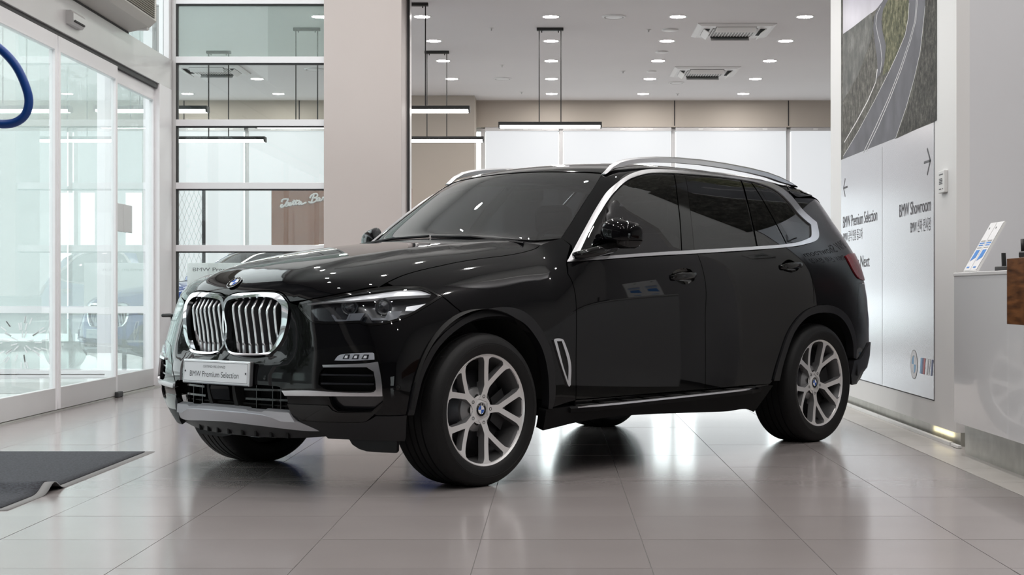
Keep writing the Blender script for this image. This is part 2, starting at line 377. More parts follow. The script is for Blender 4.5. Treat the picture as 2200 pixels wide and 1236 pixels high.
CH['seat'] = mat('seat_leather', (.02, .02, .021), .5)
CH['amber'] = mat('amber', (.35, .10, .01), .2)
def roundel(parent, Mx, r, name='roundel', ring_m=None, letters=True, white=None, blue=None, black=None, deep=True):
    """the round four-quarter badge: black ring with letters, blue and white quarters; Mx = local frame"""
    ring_m = ring_m or CH['chrome']; b = MB().lathe([(r*.94, 0), (r, .0), (r, r*.10), (r*.97, r*.13), (r*.94, r*.10)], seg=40)
    b.lathe([(r*.62, r*.085), (r*.62, r*.10), (r*.585, r*.10), (r*.585, r*.085)], seg=40)
    b.v = [tuple(Mx @ Vector(q)) for q in b.v]; o = b.build(name, ring_m, parent, True)
    k = MB().lathe([(r*.95, r*.085), (r*.60, r*.085)], seg=40); k.v = [tuple(Mx @ Vector(q)) for q in k.v]
    sub = o if deep else parent
    ko = k.build('badge_ring', black or CH['gloss'], sub)
    for q in range(4):
        w = MB().lathe([(.0002, r*.088), (r*.59, r*.088)], seg=8, a0=q*math.pi/2, a1=(q+1)*math.pi/2); w.v = [tuple(Mx @ Vector(p_)) for p_ in w.v]
        w.build('quarter', (blue or CH['badge_blue']) if q % 2 else (white or CH['badge_white']), sub)
    if letters:
        for ch, a in (('B', 128), ('M', 90), ('W', 52)):
            a = math.radians(a); T = Mx @ Matrix.Translation((r*.775*math.cos(a), r*.775*math.sin(a), r*.09)) @ Matrix.Rotation(a-math.pi/2, 4, 'Z') @ Matrix.Translation((0, -r*.11, 0))
            text('letter', ch, white or CH['badge_white'], T, None, r*.22, sub, 'CENTER', .0004)
    return o
# ---------- analytic car body: F(x,y,z) < 0 inside; x forward from front axle, y left, z up
def nspl(xs, ys, q):
    xs = np.asarray(xs, float); ys = np.asarray(ys, float); n = len(xs)
    hh = np.diff(xs); A = np.zeros((n, n)); r = np.zeros(n); A[0, 0] = A[-1, -1] = 1
    for i in range(1, n - 1):
        A[i, i-1] = hh[i-1]; A[i, i] = 2*(hh[i-1]+hh[i]); A[i, i+1] = hh[i]
        r[i] = 6*((ys[i+1]-ys[i])/hh[i]-(ys[i]-ys[i-1])/hh[i-1])
    M = np.linalg.solve(A, r); q = np.asarray(q, float)
    i = np.clip(np.searchsorted(xs, q)-1, 0, n-2); a = xs[i+1]-q; b = q-xs[i]; d = hh[i]
    v = (M[i]*a**3+M[i+1]*b**3)/(6*d)+(ys[i]/d-M[i]*d/6)*a+(ys[i+1]/d-M[i+1]*d/6)*b
    s0 = (ys[1]-ys[0])/hh[0]-hh[0]*M[1]/6; s1 = (ys[-1]-ys[-2])/hh[-1]+hh[-1]*M[-2]/6
    v = np.where(q < xs[0], ys[0]+s0*(q-xs[0]), v); v = np.where(q > xs[-1], ys[-1]+s1*(q-xs[-1]), v)
    return v
def cr(p0, p1, p2, p3, t):
    return p1+.5*t*(p2-p0+t*(2*p0-5*p1+4*p2-p3+t*(3*(p1-p2)+p3-p0)))
class L1:
    def __init__(s, xs, ys, d=.025, pad=1.2):
        s.a = xs[0]-pad; s.d = d; s.n = int((xs[-1]-xs[0]+2*pad)/d)+1
        s.v = nspl(xs, ys, s.a+d*np.arange(s.n))
    def __call__(s, x):
        u = np.clip((np.asarray(x)-s.a)/s.d, 1, s.n-3.001); i = u.astype(int); t = u-i; v = s.v
        return cr(v[i-1], v[i], v[i+1], v[i+2], t)
class L2:
    def __init__(s, xs, zs, V, d=.04, pad=.5):
        V = np.asarray(V, float); s.d = d; s.ax = xs[0]-pad; s.az = zs[0]-pad
        s.nx = int((xs[-1]-xs[0]+2*pad)/d)+1; s.nz = int((zs[-1]-zs[0]+2*pad)/d)+1
        qx = s.ax+d*np.arange(s.nx); qz = s.az+d*np.arange(s.nz)
        t = np.stack([nspl(zs, r, qz) for r in V]); s.v = np.stack([nspl(xs, t[:, j], qx) for j in range(s.nz)], 1)
    def __call__(s, x, z):
        u = np.clip((x-s.ax)/s.d, 1, s.nx-3.001); w = np.clip((z-s.az)/s.d, 1, s.nz-3.001)
        i = u.astype(int); j = w.astype(int); a = u-i; b = w-j; V = s.v
        R = [cr(V[i+k, j-1], V[i+k, j], V[i+k, j+1], V[i+k, j+2], b) for k in (-1, 0, 1, 2)]
        return cr(*R, a)
def smax(a, b, k): return .5*(a+b+np.sqrt((a-b)**2+k*k))
WX = [-4.2, -3.8, -3.3, -2.95, -2.4, -1.5, -.7, 0., .45, .9]
WZ = [.18, .35, .50, .65, .80, .95, 1.05, 1.13, 1.22, 1.32, 1.45, 1.60, 1.72]
WV = [
 [.75, .78, .80, .81, .81, .80, .785, .77, .73, .67, .59, .51, .43],
 [.83, .885, .905, .91, .908, .897, .88, .858, .815, .755, .68, .60, .51],
 [.90, .955, .972, .975, .973, .963, .948, .928, .89, .84, .765, .672, .58],
 [.92, .97, .985, .988, .985, .978, .966, .95, .918, .87, .797, .70, .612],
 [.93, .965, .975, .976, .974, .968, .957, .942, .908, .863, .795, .703, .62],
 [.93, .960, .968, .970, .970, .964, .952, .934, .898, .855, .79, .703, .622],
 [.93, .962, .972, .976, .976, .966, .95, .93, .89, .845, .78, .69, .60],
 [.92, .965, .980, .985, .980, .960, .94, .92, .885, .84, .77, .68, .59],
 [.90, .950, .965, .968, .962, .942, .92, .90, .865, .82, .75, .66, .57],
 [.86, .910, .93, .935, .93, .91, .89, .87, .83, .79, .72, .63, .54]]
Wt = L2(WX, WZ, WV)
XC = L1([.15, .25, .35, .45, .55, .65, .75, .85, .95, 1.05], [.70, .78, .835, .868, .872, .862, .850, .842, .835, .825])
KF = L1([.2, .45, .78, .95, 1.1], [.36, .345, .405, .46, .49])
XR = L1([.2, .4, .6, .8, 1., 1.2, 1.4, 1.55, 1.7], [-3.92, -4.0, -4.03, -4.02, -3.98, -3.90, -3.77, -3.70, -3.68])
TH = L1([-1.2, -.9, -.6, -.3, 0, .3, .5, .65, .75, .85], [1.245, 1.24, 1.226, 1.203, 1.172, 1.125, 1.085, 1.046, 1.012, .965])
TG = L1([-3.9, -3.6, -3.3, -2.8, -2.3, -1.9, -1.6, -1.4, -1.238, -1.1, -.645, -.2], [1.575, 1.622, 1.652, 1.685, 1.703, 1.706, 1.695, 1.672, 1.632, 1.553, 1.245, .93])
def F(x, y, z):
    y = np.abs(y)
    th = TH(x)-.06*y*y-.32*y**6+.013/(1+np.exp((y-(.475-.19*x))/.014))*np.clip((.85-x)*4, 0, 1)-.006
    tg = TG(x+.2*y*y)-.06*y*y-.03*y**4
    top = z-smax(th, tg, .03)
    lat = y-Wt(x, z)
    ledge = .046/(1+np.exp(-(z-.618)/.010))/(1+np.exp((z-.80)/.045))*np.exp(-(y/.41)**8)
    fr = (x-(XC(z)-KF(z)*y*y-ledge))*.9
    re = (XR(z)+.22*y*y+.05*y**4-x)*.95
    kt = .05+.09/(1+np.exp(-(x+.45)/.12))
    f = smax(lat, top*.9, kt)
    f = smax(f, fr, .075)
    f = smax(f, re, .13)
    return smax(f, .19+.5*np.maximum(-3.25-x, 0)-z, .03)
def grad(x, y, z, e=.006):
    g = np.stack([F(x+e, y, z)-F(x-e, y, z), F(x, y+e, z)-F(x, y-e, z), F(x, y, z+e)-F(x, y, z-e)], -1)
    return g/np.linalg.norm(g, axis=-1, keepdims=True)
def cast(o, d, t0=0., t1=4., n=160):
    """first outside->inside crossing along o+t*d, vectorised over rows"""
    o = np.atleast_2d(o).astype(float); d = np.atleast_2d(d).astype(float); m = max(len(o), len(d))
    o = np.broadcast_to(o, (m, 3)); d = np.broadcast_to(d, (m, 3))
    ts = np.linspace(t0, t1, n)
    P = o[:, None, :]+ts[None, :, None]*d[:, None, :]
    v = F(P[..., 0], P[..., 1], P[..., 2]); ins = v < 0
    k = np.argmax(ins, 1); hit = ins.any(1); k = np.where(hit, np.maximum(k, 1), np.argmin(v, 1)); k = np.clip(k, 1, n-1)
    a = ts[k-1]; b = ts[k]
    for _ in range(30):
        c = .5*(a+b); p = o+c[:, None]*d; w = F(p[:, 0], p[:, 1], p[:, 2])
        a = np.where(w > 0, c, a); b = np.where(w > 0, b, c)
    t = .5*(a+b); t = np.where(hit, t, ts[k])
    return o+t[:, None]*d, hit, np.min(v, 1)
TR={'hood_front':('HD',[(0.238,-0.049),(0.242,-0.018),(0.242,0.012),(0.232,0.041),(0.226,0.083),(0.213,0.173),(0.196,0.266),(0.186,0.328),(0.190,0.367),(0.205,0.404)]),
'hood_hl':('HD',[(0.207,0.400),(0.190,0.446),(0.165,0.500),(0.106,0.595),(0.035,0.675),(-0.052,0.727)]),
'hood_line':('HD',[(-0.049,0.735),(-0.111,0.728),(-0.232,0.714),(-0.351,0.709),(-0.458,0.708),(-0.578,0.704),(-0.698,0.702),(-0.794,0.705),(-0.890,0.711),(-0.996,0.710),(-1.097,0.698),(-1.153,0.689),(-1.191,0.684)]),
'f_hoodfront':('FR',[(-0.049,0.916),(-0.018,0.911),(0.012,0.911),(0.041,0.922),(0.083,0.928),(0.174,0.933),(0.268,0.936),(0.330,0.933),(0.368,0.916),(0.401,0.883)]),
'f_hoodhl':('FR',[(0.397,0.881),(0.443,0.887),(0.499,0.896),(0.603,0.916),(0.703,0.937),(0.799,0.955)]),
'headlight':('FR',[(0.449,0.882),(0.499,0.894),(0.603,0.914),(0.703,0.935),(0.802,0.952),(0.873,0.959),(0.969,0.961),(1.021,0.956),(1.061,0.941),(1.114,0.910),(1.068,0.889),(1.001,0.857),(0.941,0.826),(0.889,0.804),(0.842,0.789),(0.797,0.779),(0.752,0.777),(0.736,0.782),(0.723,0.789),(0.643,0.785),(0.542,0.786),(0.521,0.791),(0.498,0.808),(0.467,0.836),(0.444,0.861)]),
'drl':('FR',[(0.467,0.877),(0.535,0.890),(0.604,0.903),(0.703,0.920),(0.801,0.936),(0.871,0.944),(0.965,0.948),(1.016,0.943),(1.064,0.926),(0.958,0.922),(0.867,0.918),(0.800,0.910),(0.704,0.898),(0.588,0.888)]),
'guide1':('FR',[(0.675,0.837),(0.741,0.841),(0.716,0.800),(0.668,0.798)]),
'hook1':('FR',[(0.596,0.830),(0.605,0.830),(0.621,0.809),(0.662,0.807),(0.675,0.837),(0.682,0.836),(0.668,0.798),(0.616,0.799)]),
'guide2':('FR',[(0.840,0.850),(0.904,0.854),(0.874,0.813),(0.829,0.808)]),
'hook2':('FR',[(0.752,0.837),(0.760,0.834),(0.772,0.818),(0.825,0.819),(0.840,0.850),(0.846,0.848),(0.829,0.808),(0.769,0.806)]),
'marker':('FR',[(0.924,0.869),(1.040,0.885),(0.974,0.853),(0.917,0.851)]),
'markerlow':('FR',[(0.834,0.804),(0.890,0.815),(0.943,0.840),(0.983,0.864),(0.999,0.868),(0.945,0.831),(0.889,0.807)]),
'lens1':('FR',[(0.648,0.837),(0.693,0.844),(0.705,0.869),(0.685,0.890),(0.646,0.886),(0.627,0.861)]),
'lens2':('FR',[(0.795,0.837),(0.841,0.837),(0.862,0.865),(0.851,0.897),(0.813,0.900),(0.790,0.872)]),
'kidney_out':('FR',[(0.000,0.880),(0.014,0.899),(0.041,0.911),(0.087,0.920),(0.178,0.924),(0.272,0.925),(0.325,0.922),(0.356,0.912),(0.377,0.894),(0.396,0.874),(0.402,0.843),(0.399,0.793),(0.390,0.751),(0.376,0.711),(0.346,0.672),(0.316,0.646),(0.294,0.632),(0.249,0.625),(0.182,0.622),(0.118,0.622),(0.070,0.627),(0.035,0.642),(0.009,0.668),(-0.009,0.704),(-0.017,0.759),(-0.010,0.814),(-0.005,0.851)]),
'kidney_in':('FR',[(0.010,0.855),(0.021,0.880),(0.039,0.891),(0.084,0.898),(0.160,0.903),(0.231,0.906),(0.290,0.904),(0.321,0.896),(0.348,0.882),(0.364,0.866),(0.368,0.828),(0.364,0.771),(0.351,0.721),(0.326,0.678),(0.301,0.653),(0.278,0.642),(0.232,0.636),(0.147,0.634),(0.086,0.636),(0.045,0.647),(0.018,0.672),(0.001,0.712),(-0.006,0.759),(-0.000,0.811)]),
'fog_surround':('FR',[(0.434,0.538),(0.477,0.599),(0.524,0.655),(0.562,0.668),(0.677,0.684),(0.747,0.689),(0.773,0.685),(0.788,0.672),(0.797,0.643),(0.807,0.599),(0.813,0.537),(0.816,0.466),(0.815,0.430),(0.773,0.383),(0.717,0.381),(0.636,0.383),(0.614,0.404),(0.600,0.452),(0.411,0.452),(0.391,0.478)]),
'fog_open':('FR',[(0.581,0.584),(0.753,0.587),(0.775,0.571),(0.781,0.528),(0.784,0.493),(0.773,0.480),(0.680,0.479),(0.596,0.484),(0.559,0.507),(0.563,0.556)]),
'boomerang':('FR',[(0.578,0.596),(0.679,0.600),(0.755,0.605),(0.795,0.612),(0.802,0.568),(0.808,0.511),(0.811,0.459),(0.680,0.458),(0.515,0.456),(0.409,0.454),(0.395,0.476),(0.516,0.480),(0.680,0.474),(0.769,0.475),(0.781,0.479),(0.788,0.489),(0.786,0.524),(0.780,0.568),(0.753,0.588),(0.679,0.587),(0.581,0.585)]),
'fog_slat1':('FR',[(0.562,0.556),(0.773,0.558),(0.775,0.551),(0.563,0.551)]),
'fog_slat2':('FR',[(0.563,0.515),(0.779,0.517),(0.780,0.510),(0.564,0.509)]),
'fog_light':('FR',[(0.625,0.617),(0.633,0.631),(0.644,0.642),(0.670,0.648),(0.717,0.651),(0.775,0.654),(0.781,0.650),(0.782,0.623),(0.747,0.620),(0.698,0.617)]),
'low_recess':('FR',[(0.602,0.453),(0.810,0.456),(0.813,0.431),(0.791,0.407),(0.770,0.385),(0.717,0.383),(0.638,0.384),(0.615,0.409)]),
'gloss_low':('FR',[(0.412,0.414),(0.512,0.413),(0.598,0.412),(0.616,0.389),(0.638,0.381),(0.717,0.380),(0.771,0.382),(0.814,0.427),(0.810,0.412),(0.781,0.375),(0.751,0.342),(0.716,0.336),(0.592,0.335),(0.460,0.338),(0.434,0.352),(0.420,0.384)]),
'clad_low':('FR',[(0.460,0.336),(0.592,0.333),(0.716,0.334),(0.751,0.339),(0.788,0.368),(0.846,0.367),(0.903,0.369),(0.902,0.328),(0.905,0.262),(0.903,0.246),(0.794,0.251),(0.684,0.252),(0.582,0.253),(0.480,0.252),(0.386,0.269),(0.543,0.282)]),
'clad_flap':('FR',[(0.682,0.253),(0.876,0.249)]),
'intake':('FR',[(0.094,0.492),(0.221,0.493),(0.318,0.493),(0.373,0.491),(0.392,0.478),(0.408,0.457),(0.412,0.421),(0.415,0.394),(0.419,0.376),(0.286,0.380),(0.069,0.384)]),
'skid_up':('FR',[(0.070,0.384),(0.184,0.381),(0.191,0.376),(0.275,0.373),(0.286,0.379),(0.418,0.375),(0.430,0.357),(0.445,0.337)]),
'skid_mid':('FR',[(0.064,0.370),(0.187,0.368),(0.281,0.362),(0.321,0.352),(0.352,0.344),(0.375,0.338),(0.445,0.337)]),
'skid_low':('FR',[(0.029,0.309),(0.134,0.304),(0.230,0.299),(0.360,0.289),(0.440,0.283),(0.498,0.281),(0.546,0.283)]),
'bar_top':('FR',[(0.151,0.471),(0.380,0.473)]),
'bar_mid':('FR',[(0.153,0.426),(0.406,0.425)]),
'radar':('FR',[(0.047,0.481),(0.133,0.479),(0.146,0.462),(0.135,0.414),(0.043,0.413),(0.042,0.443)]),
'sensor1':('FR',[(0.299,0.533)]),
'sensor2':('FR',[(0.868,0.496)]),
'seam':('FR',[(1.113,0.903),(1.141,0.885),(1.170,0.859)]),
'archF_out':('SD',[(0.482,0.370),(0.468,0.471),(0.440,0.542),(0.400,0.606),(0.348,0.670),(0.271,0.731),(0.183,0.778),(0.093,0.814),(0.003,0.837),(-0.095,0.851),(-0.190,0.853),(-0.268,0.837),(-0.323,0.805),(-0.368,0.758),(-0.402,0.714),(-0.438,0.650),(-0.461,0.570),(-0.474,0.490),(-0.478,0.395),(-0.463,0.348)]),
'archF_in':('SD',[(0.452,0.369),(0.440,0.441),(0.414,0.527),(0.382,0.584),(0.332,0.648),(0.268,0.702),(0.180,0.752),(0.091,0.787),(0.005,0.805),(-0.091,0.812),(-0.174,0.807),(-0.234,0.791),(-0.282,0.763),(-0.329,0.715),(-0.370,0.660),(-0.402,0.588),(-0.421,0.508),(-0.432,0.413),(-0.434,0.349)]),
'f_archF_out':('FR',[(0.904,0.370),(0.920,0.471),(0.942,0.542),(0.971,0.606),(1.010,0.670),(1.071,0.731),(1.146,0.778),(1.227,0.814),(1.312,0.837)]),
'd_archF_out':('FD',[(0.482,-0.253),(0.468,-0.181),(0.440,-0.126),(0.400,-0.075),(0.348,-0.022),(0.271,0.029),(0.183,0.070),(0.093,0.102),(0.003,0.122),(-0.095,0.133),(-0.190,0.131),(-0.268,0.111),(-0.323,0.078),(-0.368,0.033),(-0.402,-0.006),(-0.438,-0.060),(-0.461,-0.125),(-0.474,-0.188),(-0.478,-0.261),(-0.463,-0.295)]),
'f_archbot':('FR',[(0.904,0.366)]),
'archR_out':('SD',[(-2.444,0.403),(-2.475,0.483),(-2.508,0.547),(-2.579,0.667),(-2.652,0.740),(-2.758,0.805),(-2.881,0.841),(-2.994,0.851),(-3.129,0.839),(-3.253,0.800),(-3.347,0.738),(-3.408,0.658),(-3.431,0.579),(-3.420,0.501)]),
'archR_in':('SD',[(-2.504,0.401),(-2.525,0.473),(-2.558,0.545),(-2.621,0.650),(-2.683,0.715),(-2.787,0.775),(-2.895,0.799),(-3.008,0.804),(-3.126,0.792),(-3.232,0.753),(-3.316,0.686),(-3.367,0.607),(-3.385,0.511)]),
'r_archR_out':('RE',[(1.884,0.403),(1.860,0.483),(1.835,0.547),(1.781,0.667),(1.722,0.740),(1.633,0.805),(1.523,0.841),(1.419,0.851),(1.295,0.839),(1.183,0.800),(1.101,0.738),(1.050,0.658),(1.030,0.579),(1.038,0.501)]),
'chrome_out':('SD',[(-0.681,1.084),(-0.741,1.135),(-0.892,1.258),(-1.067,1.395),(-1.209,1.493),(-1.372,1.569),(-1.547,1.615),(-1.681,1.632),(-1.951,1.644),(-2.417,1.655),(-2.752,1.640),(-2.862,1.624),(-2.965,1.590),(-3.026,1.536),(-3.070,1.455),(-3.136,1.402),(-3.183,1.376),(-3.128,1.296),(-3.082,1.266),(-2.999,1.244),(-2.743,1.210),(-2.302,1.180),(-1.736,1.148),(-1.274,1.125),(-0.833,1.097),(-0.839,1.099)]),
'chrome_in':('SD',[(-0.734,1.106),(-0.895,1.242),(-1.070,1.378),(-1.217,1.476),(-1.362,1.547),(-1.516,1.588),(-1.650,1.609),(-1.918,1.621),(-2.351,1.626),(-2.682,1.612),(-2.802,1.593),(-2.886,1.561),(-2.944,1.501),(-2.982,1.429),(-3.039,1.380),(-3.078,1.357),(-3.017,1.288),(-2.983,1.271),(-2.757,1.231),(-2.313,1.199),(-1.747,1.168),(-1.282,1.142),(-0.850,1.114)]),
'glass_front':('SD',[(-0.742,1.110),(-0.899,1.242),(-1.071,1.375),(-1.219,1.471),(-1.365,1.543),(-1.511,1.584),(-1.647,1.606),(-1.853,1.615),(-1.758,1.466),(-1.606,1.165),(-1.283,1.145),(-0.856,1.116)]),
'b_pillar':('SD',[(-1.859,1.616),(-1.959,1.619),(-1.825,1.390),(-1.727,1.170),(-1.612,1.164),(-1.764,1.467)]),
'glass_rear':('SD',[(-1.965,1.618),(-2.347,1.622),(-2.538,1.619),(-2.437,1.433),(-2.359,1.204),(-2.004,1.185),(-1.733,1.170),(-1.831,1.390)]),
'glass_fixed':('SD',[(-2.554,1.617),(-2.642,1.611),(-2.651,1.451),(-2.684,1.225),(-2.378,1.205),(-2.456,1.434)]),
'c_pillar':('SD',[(-2.650,1.612),(-2.687,1.607),(-2.693,1.443),(-2.744,1.232),(-2.691,1.227),(-2.658,1.451)]),
'glass_quarter':('SD',[(-2.695,1.606),(-2.796,1.589),(-2.877,1.557),(-2.935,1.497),(-2.970,1.426),(-3.029,1.377),(-3.067,1.355),(-3.011,1.290),(-2.978,1.273),(-2.751,1.233),(-2.700,1.444)]),
'door_front_edge':('SD',[(-0.676,1.079),(-0.642,1.025),(-0.646,0.982),(-0.650,0.924),(-0.648,0.848),(-0.643,0.741),(-0.641,0.580),(-0.650,0.382)]),
'door_bottom':('SD',[(-0.653,0.380),(-1.200,0.381),(-1.768,0.379)]),
'rdoor_bottom':('SD',[(-1.768,0.379),(-2.161,0.383),(-2.409,0.383)]),
'door_mid':('SD',[(-1.745,1.150),(-1.762,1.081),(-1.777,0.992),(-1.779,0.924),(-1.764,0.799),(-1.766,0.570),(-1.770,0.382)]),
'rdoor_rear':('SD',[(-2.758,1.212),(-2.839,1.137),(-2.871,1.082),(-2.886,0.998),(-2.890,0.933),(-2.888,0.868)]),
'fender_top':('FD',[(0.492,0.319),(0.434,0.343),(0.316,0.380),(0.193,0.404),(0.081,0.420),(-0.046,0.439),(-0.174,0.453),(-0.280,0.461),(-0.384,0.466),(-0.497,0.479),(-0.603,0.501),(-0.659,0.518),(-0.694,0.534)]),
'f2_hl':('FD',[(0.488,0.328),(0.415,0.318),(0.319,0.303),(0.271,0.289),(0.238,0.263),(0.192,0.218)]),
'fender_seam':('FD',[(0.191,0.213),(0.167,0.189),(0.144,0.156)]),
'fender_apil':('FD',[(-0.694,0.534),(-0.754,0.532),(-0.785,0.525),(-0.781,0.491),(-0.773,0.449),(-0.722,0.393),(-0.681,0.346)]),
'fender_doorf':('FD',[(-0.676,0.338),(-0.642,0.272),(-0.646,0.222),(-0.650,0.166),(-0.648,0.099),(-0.643,0.011),(-0.641,-0.118),(-0.650,-0.271)]),
'fender_bot':('FD',[(-0.650,-0.274),(-0.568,-0.282),(-0.498,-0.291),(-0.451,-0.294)]),
'breather_out':('SD',[(-0.464,0.690),(-0.474,0.697),(-0.520,0.696),(-0.537,0.686),(-0.590,0.574),(-0.594,0.461),(-0.582,0.452),(-0.569,0.466),(-0.507,0.585)]),
'breather_in':('SD',[(-0.485,0.684),(-0.522,0.684),(-0.570,0.570),(-0.573,0.482),(-0.532,0.560)]),
'apil_front':('SD',[(-0.786,1.217),(-0.906,1.310),(-1.068,1.431),(-1.198,1.525),(-1.318,1.601)]),
'ws_edge':('HD',[(-1.285,0.743),(-1.442,0.713),(-1.647,0.668),(-1.807,0.633),(-1.919,0.603)]),
'ws_top':('HD',[(-1.950,-0.616),(-1.884,-0.283),(-1.868,-0.080),(-1.868,0.110),(-1.883,0.365),(-1.928,0.597)]),
'roof_side':('TP',[(-1.329,0.594),(-1.353,0.623),(-1.605,0.561),(-2.055,0.547),(-2.625,0.585),(-3.096,0.610),(-3.237,0.611)]),
'spoiler':('SD',[(-3.237,1.629),(-3.334,1.616),(-3.416,1.588),(-3.447,1.568),(-3.216,1.548),(-3.104,1.540),(-3.049,1.567)]),
'q_top':('RE',[(1.287,1.538),(0.918,1.558),(0.838,1.558)]),
'q_chrome':('RE',[(1.660,1.210),(1.415,1.244),(1.330,1.266),(1.281,1.296),(1.213,1.376),(1.262,1.402),(1.332,1.455),(1.354,1.498)]),
'q_door':('RE',[(1.649,1.208),(1.566,1.137),(1.535,1.082),(1.519,0.998),(1.515,0.933),(1.517,0.868)]),
'taillight':('RE',[(1.030,1.165),(0.953,1.179),(0.803,1.185),(0.805,1.167),(0.807,1.108),(0.796,1.011),(0.938,1.026),(0.996,1.080)]),
'rclad':('RE',[(1.077,0.494),(0.977,0.502),(0.900,0.556),(0.840,0.609),(0.816,0.602),(0.820,0.419),(0.882,0.371),(0.936,0.341),(1.036,0.327),(1.089,0.398)]),
'handle1':('SD',[(-1.455,1.019),(-1.493,1.045),(-1.581,1.066),(-1.649,1.059),(-1.692,1.025),(-1.673,0.996),(-1.592,0.974),(-1.510,0.987)]),
'handle2':('SD',[(-2.556,1.092),(-2.598,1.115),(-2.660,1.130),(-2.727,1.112),(-2.769,1.099),(-2.739,1.066),(-2.661,1.050),(-2.583,1.060)]),
'sill_bot':('SD',[(-0.427,0.239),(-0.719,0.268),(-1.059,0.276),(-1.733,0.254),(-2.008,0.244),(-2.195,0.247),(-2.293,0.224)]),
'sill_top':('SD',[(-0.425,0.345),(-0.665,0.351),(-1.284,0.359),(-2.257,0.373),(-2.449,0.375)])}
R0 = .9
KIND = {'FR': ('C', -.1, 1), 'RE': ('C', -3.0, -1), 'SD': ('D', (0, -1, 0), (1, 0, 0), (0, 0, 1)), 'FD': ('D', (0, -.8, -.6), (1, 0, 0), (0, -.6, .8)),
        'ED': ('D', (0, -.5, -.8660254), (1, 0, 0), (0, -.8660254, .5)), 'HD': ('D', (-.5, 0, -.8660254), (.8660254, 0, -.5), (0, 1, 0)), 'TP': ('D', (0, 0, -1), (1, 0, 0), (0, 1, 0))}
def lift(kind, A):
    """surface points of the body for 2-D panel coordinates"""
    A = np.asarray(A, float); k = KIND[kind]
    if k[0] == 'C':
        a = A[:, 0]/R0; r = np.stack([k[2]*np.cos(a), np.sin(a), 0*a], 1)
        o = np.stack([np.full(len(A), k[1]), 0*a, A[:, 1]], 1)
        P, h, m = cast(o+1.6*r, -r, 0, 1.5, 50); return P
    d, u, v = (np.array(q, float) for q in k[1:])
    o = A[:, :1]*u+A[:, 1:]*v
    return cast(o-2.6*d, d, 0, 2.9, 70)[0]
def param(kind, P):
    k = KIND[kind]
    if k[0] == 'C': return np.stack([np.arctan2(P[:, 1], k[2]*(P[:, 0]-k[1]))*R0, P[:, 2]], 1)
    return np.stack([P @ np.array(k[2], float), P @ np.array(k[3], float)], 1)
def T_(name): return [tuple(q) for q in TR[name][1]]
def conv(pts, k1, k2): return [tuple(q) for q in param(k2, lift(k1, pts))]
def area2(p): p = np.asarray(p); x, y = p[:, 0], p[:, 1]; return .5*np.sum(x*np.roll(y, -1)-np.roll(x, -1)*y)
def curve(pts, step=.018, closed=True, cang=38):
    """Catmull-Rom through a traced outline, keeping sharp corners"""
    p = [np.array(q, float) for q in pts]
    q = [p[0]]
    for a in p[1:]:
        if np.linalg.norm(a-q[-1]) > .0015: q.append(a)
    if closed and np.linalg.norm(q[0]-q[-1]) < .0015: q.pop()
    p = q; n = len(p); corner = []
    for i in range(n):
        if not closed and i in (0, n-1): corner.append(True); continue
        a = p[i]-p[i-1]; b = p[(i+1) % n]-p[i]
        c = np.dot(a, b)/(np.linalg.norm(a)*np.linalg.norm(b)+1e-9); corner.append(math.degrees(math.acos(max(-1, min(1, c)))) > cang)
    out = []
    for i in range(n if closed else n-1):
        p1, p2 = p[i], p[(i+1) % n]; L = np.linalg.norm(p2-p1)
        p0 = p[i-1] if not corner[i] else p1-(p2-p1); p3 = p[(i+2) % n] if not corner[(i+1) % n] else p2+(p2-p1)
        # centripetal-style tangents limited by the local chord
        t1 = (p2-p0)/max(np.linalg.norm(p2-p0), 1e-9)*L if not corner[i] else (p2-p1); t2 = (p3-p1)/max(np.linalg.norm(p3-p1), 1e-9)*L if not corner[(i+1) % n] else (p2-p1)
        m = max(1, int(math.ceil(L/step)))
        for k in range(m):
            t = k/m; t2_ = t*t; t3 = t2_*t
            out.append((2*t3-3*t2_+1)*p1+(t3-2*t2_+t)*t1+(-2*t3+3*t2_)*p2+(t3-t2_)*t2)
    if not closed: out.append(p[-1])
    return np.array(out)
def inset(poly, g):
    p = np.asarray(poly); s = 1 if area2(p) > 0 else -1
    d = np.roll(p, -1, 0)-np.roll(p, 1, 0); n = np.stack([-d[:, 1], d[:, 0]], 1)*s
    return p+n/np.maximum(np.linalg.norm(n, axis=1, keepdims=True), 1e-9)*g
def inside(pts, poly):
    pts = np.asarray(pts); p = np.asarray(poly); x, y = pts[:, 0], pts[:, 1]; r = np.zeros(len(pts), bool); j = len(p)-1
    for i in range(len(p)):
        c = ((p[i, 1] > y) != (p[j, 1] > y))
        with np.errstate(divide='ignore', invalid='ignore'):
            r ^= c & (x < (p[j, 0]-p[i, 0])*(y-p[i, 1])/(p[j, 1]-p[i, 1])+p[i, 0])
        j = i
    return r
def seg_dist(pts, poly):
    d = np.full(len(pts), 9.)
    for q in np.asarray(poly): d = np.minimum(d, np.hypot(pts[:, 0]-q[0], pts[:, 1]-q[1]))
    return d
MESHC = {}
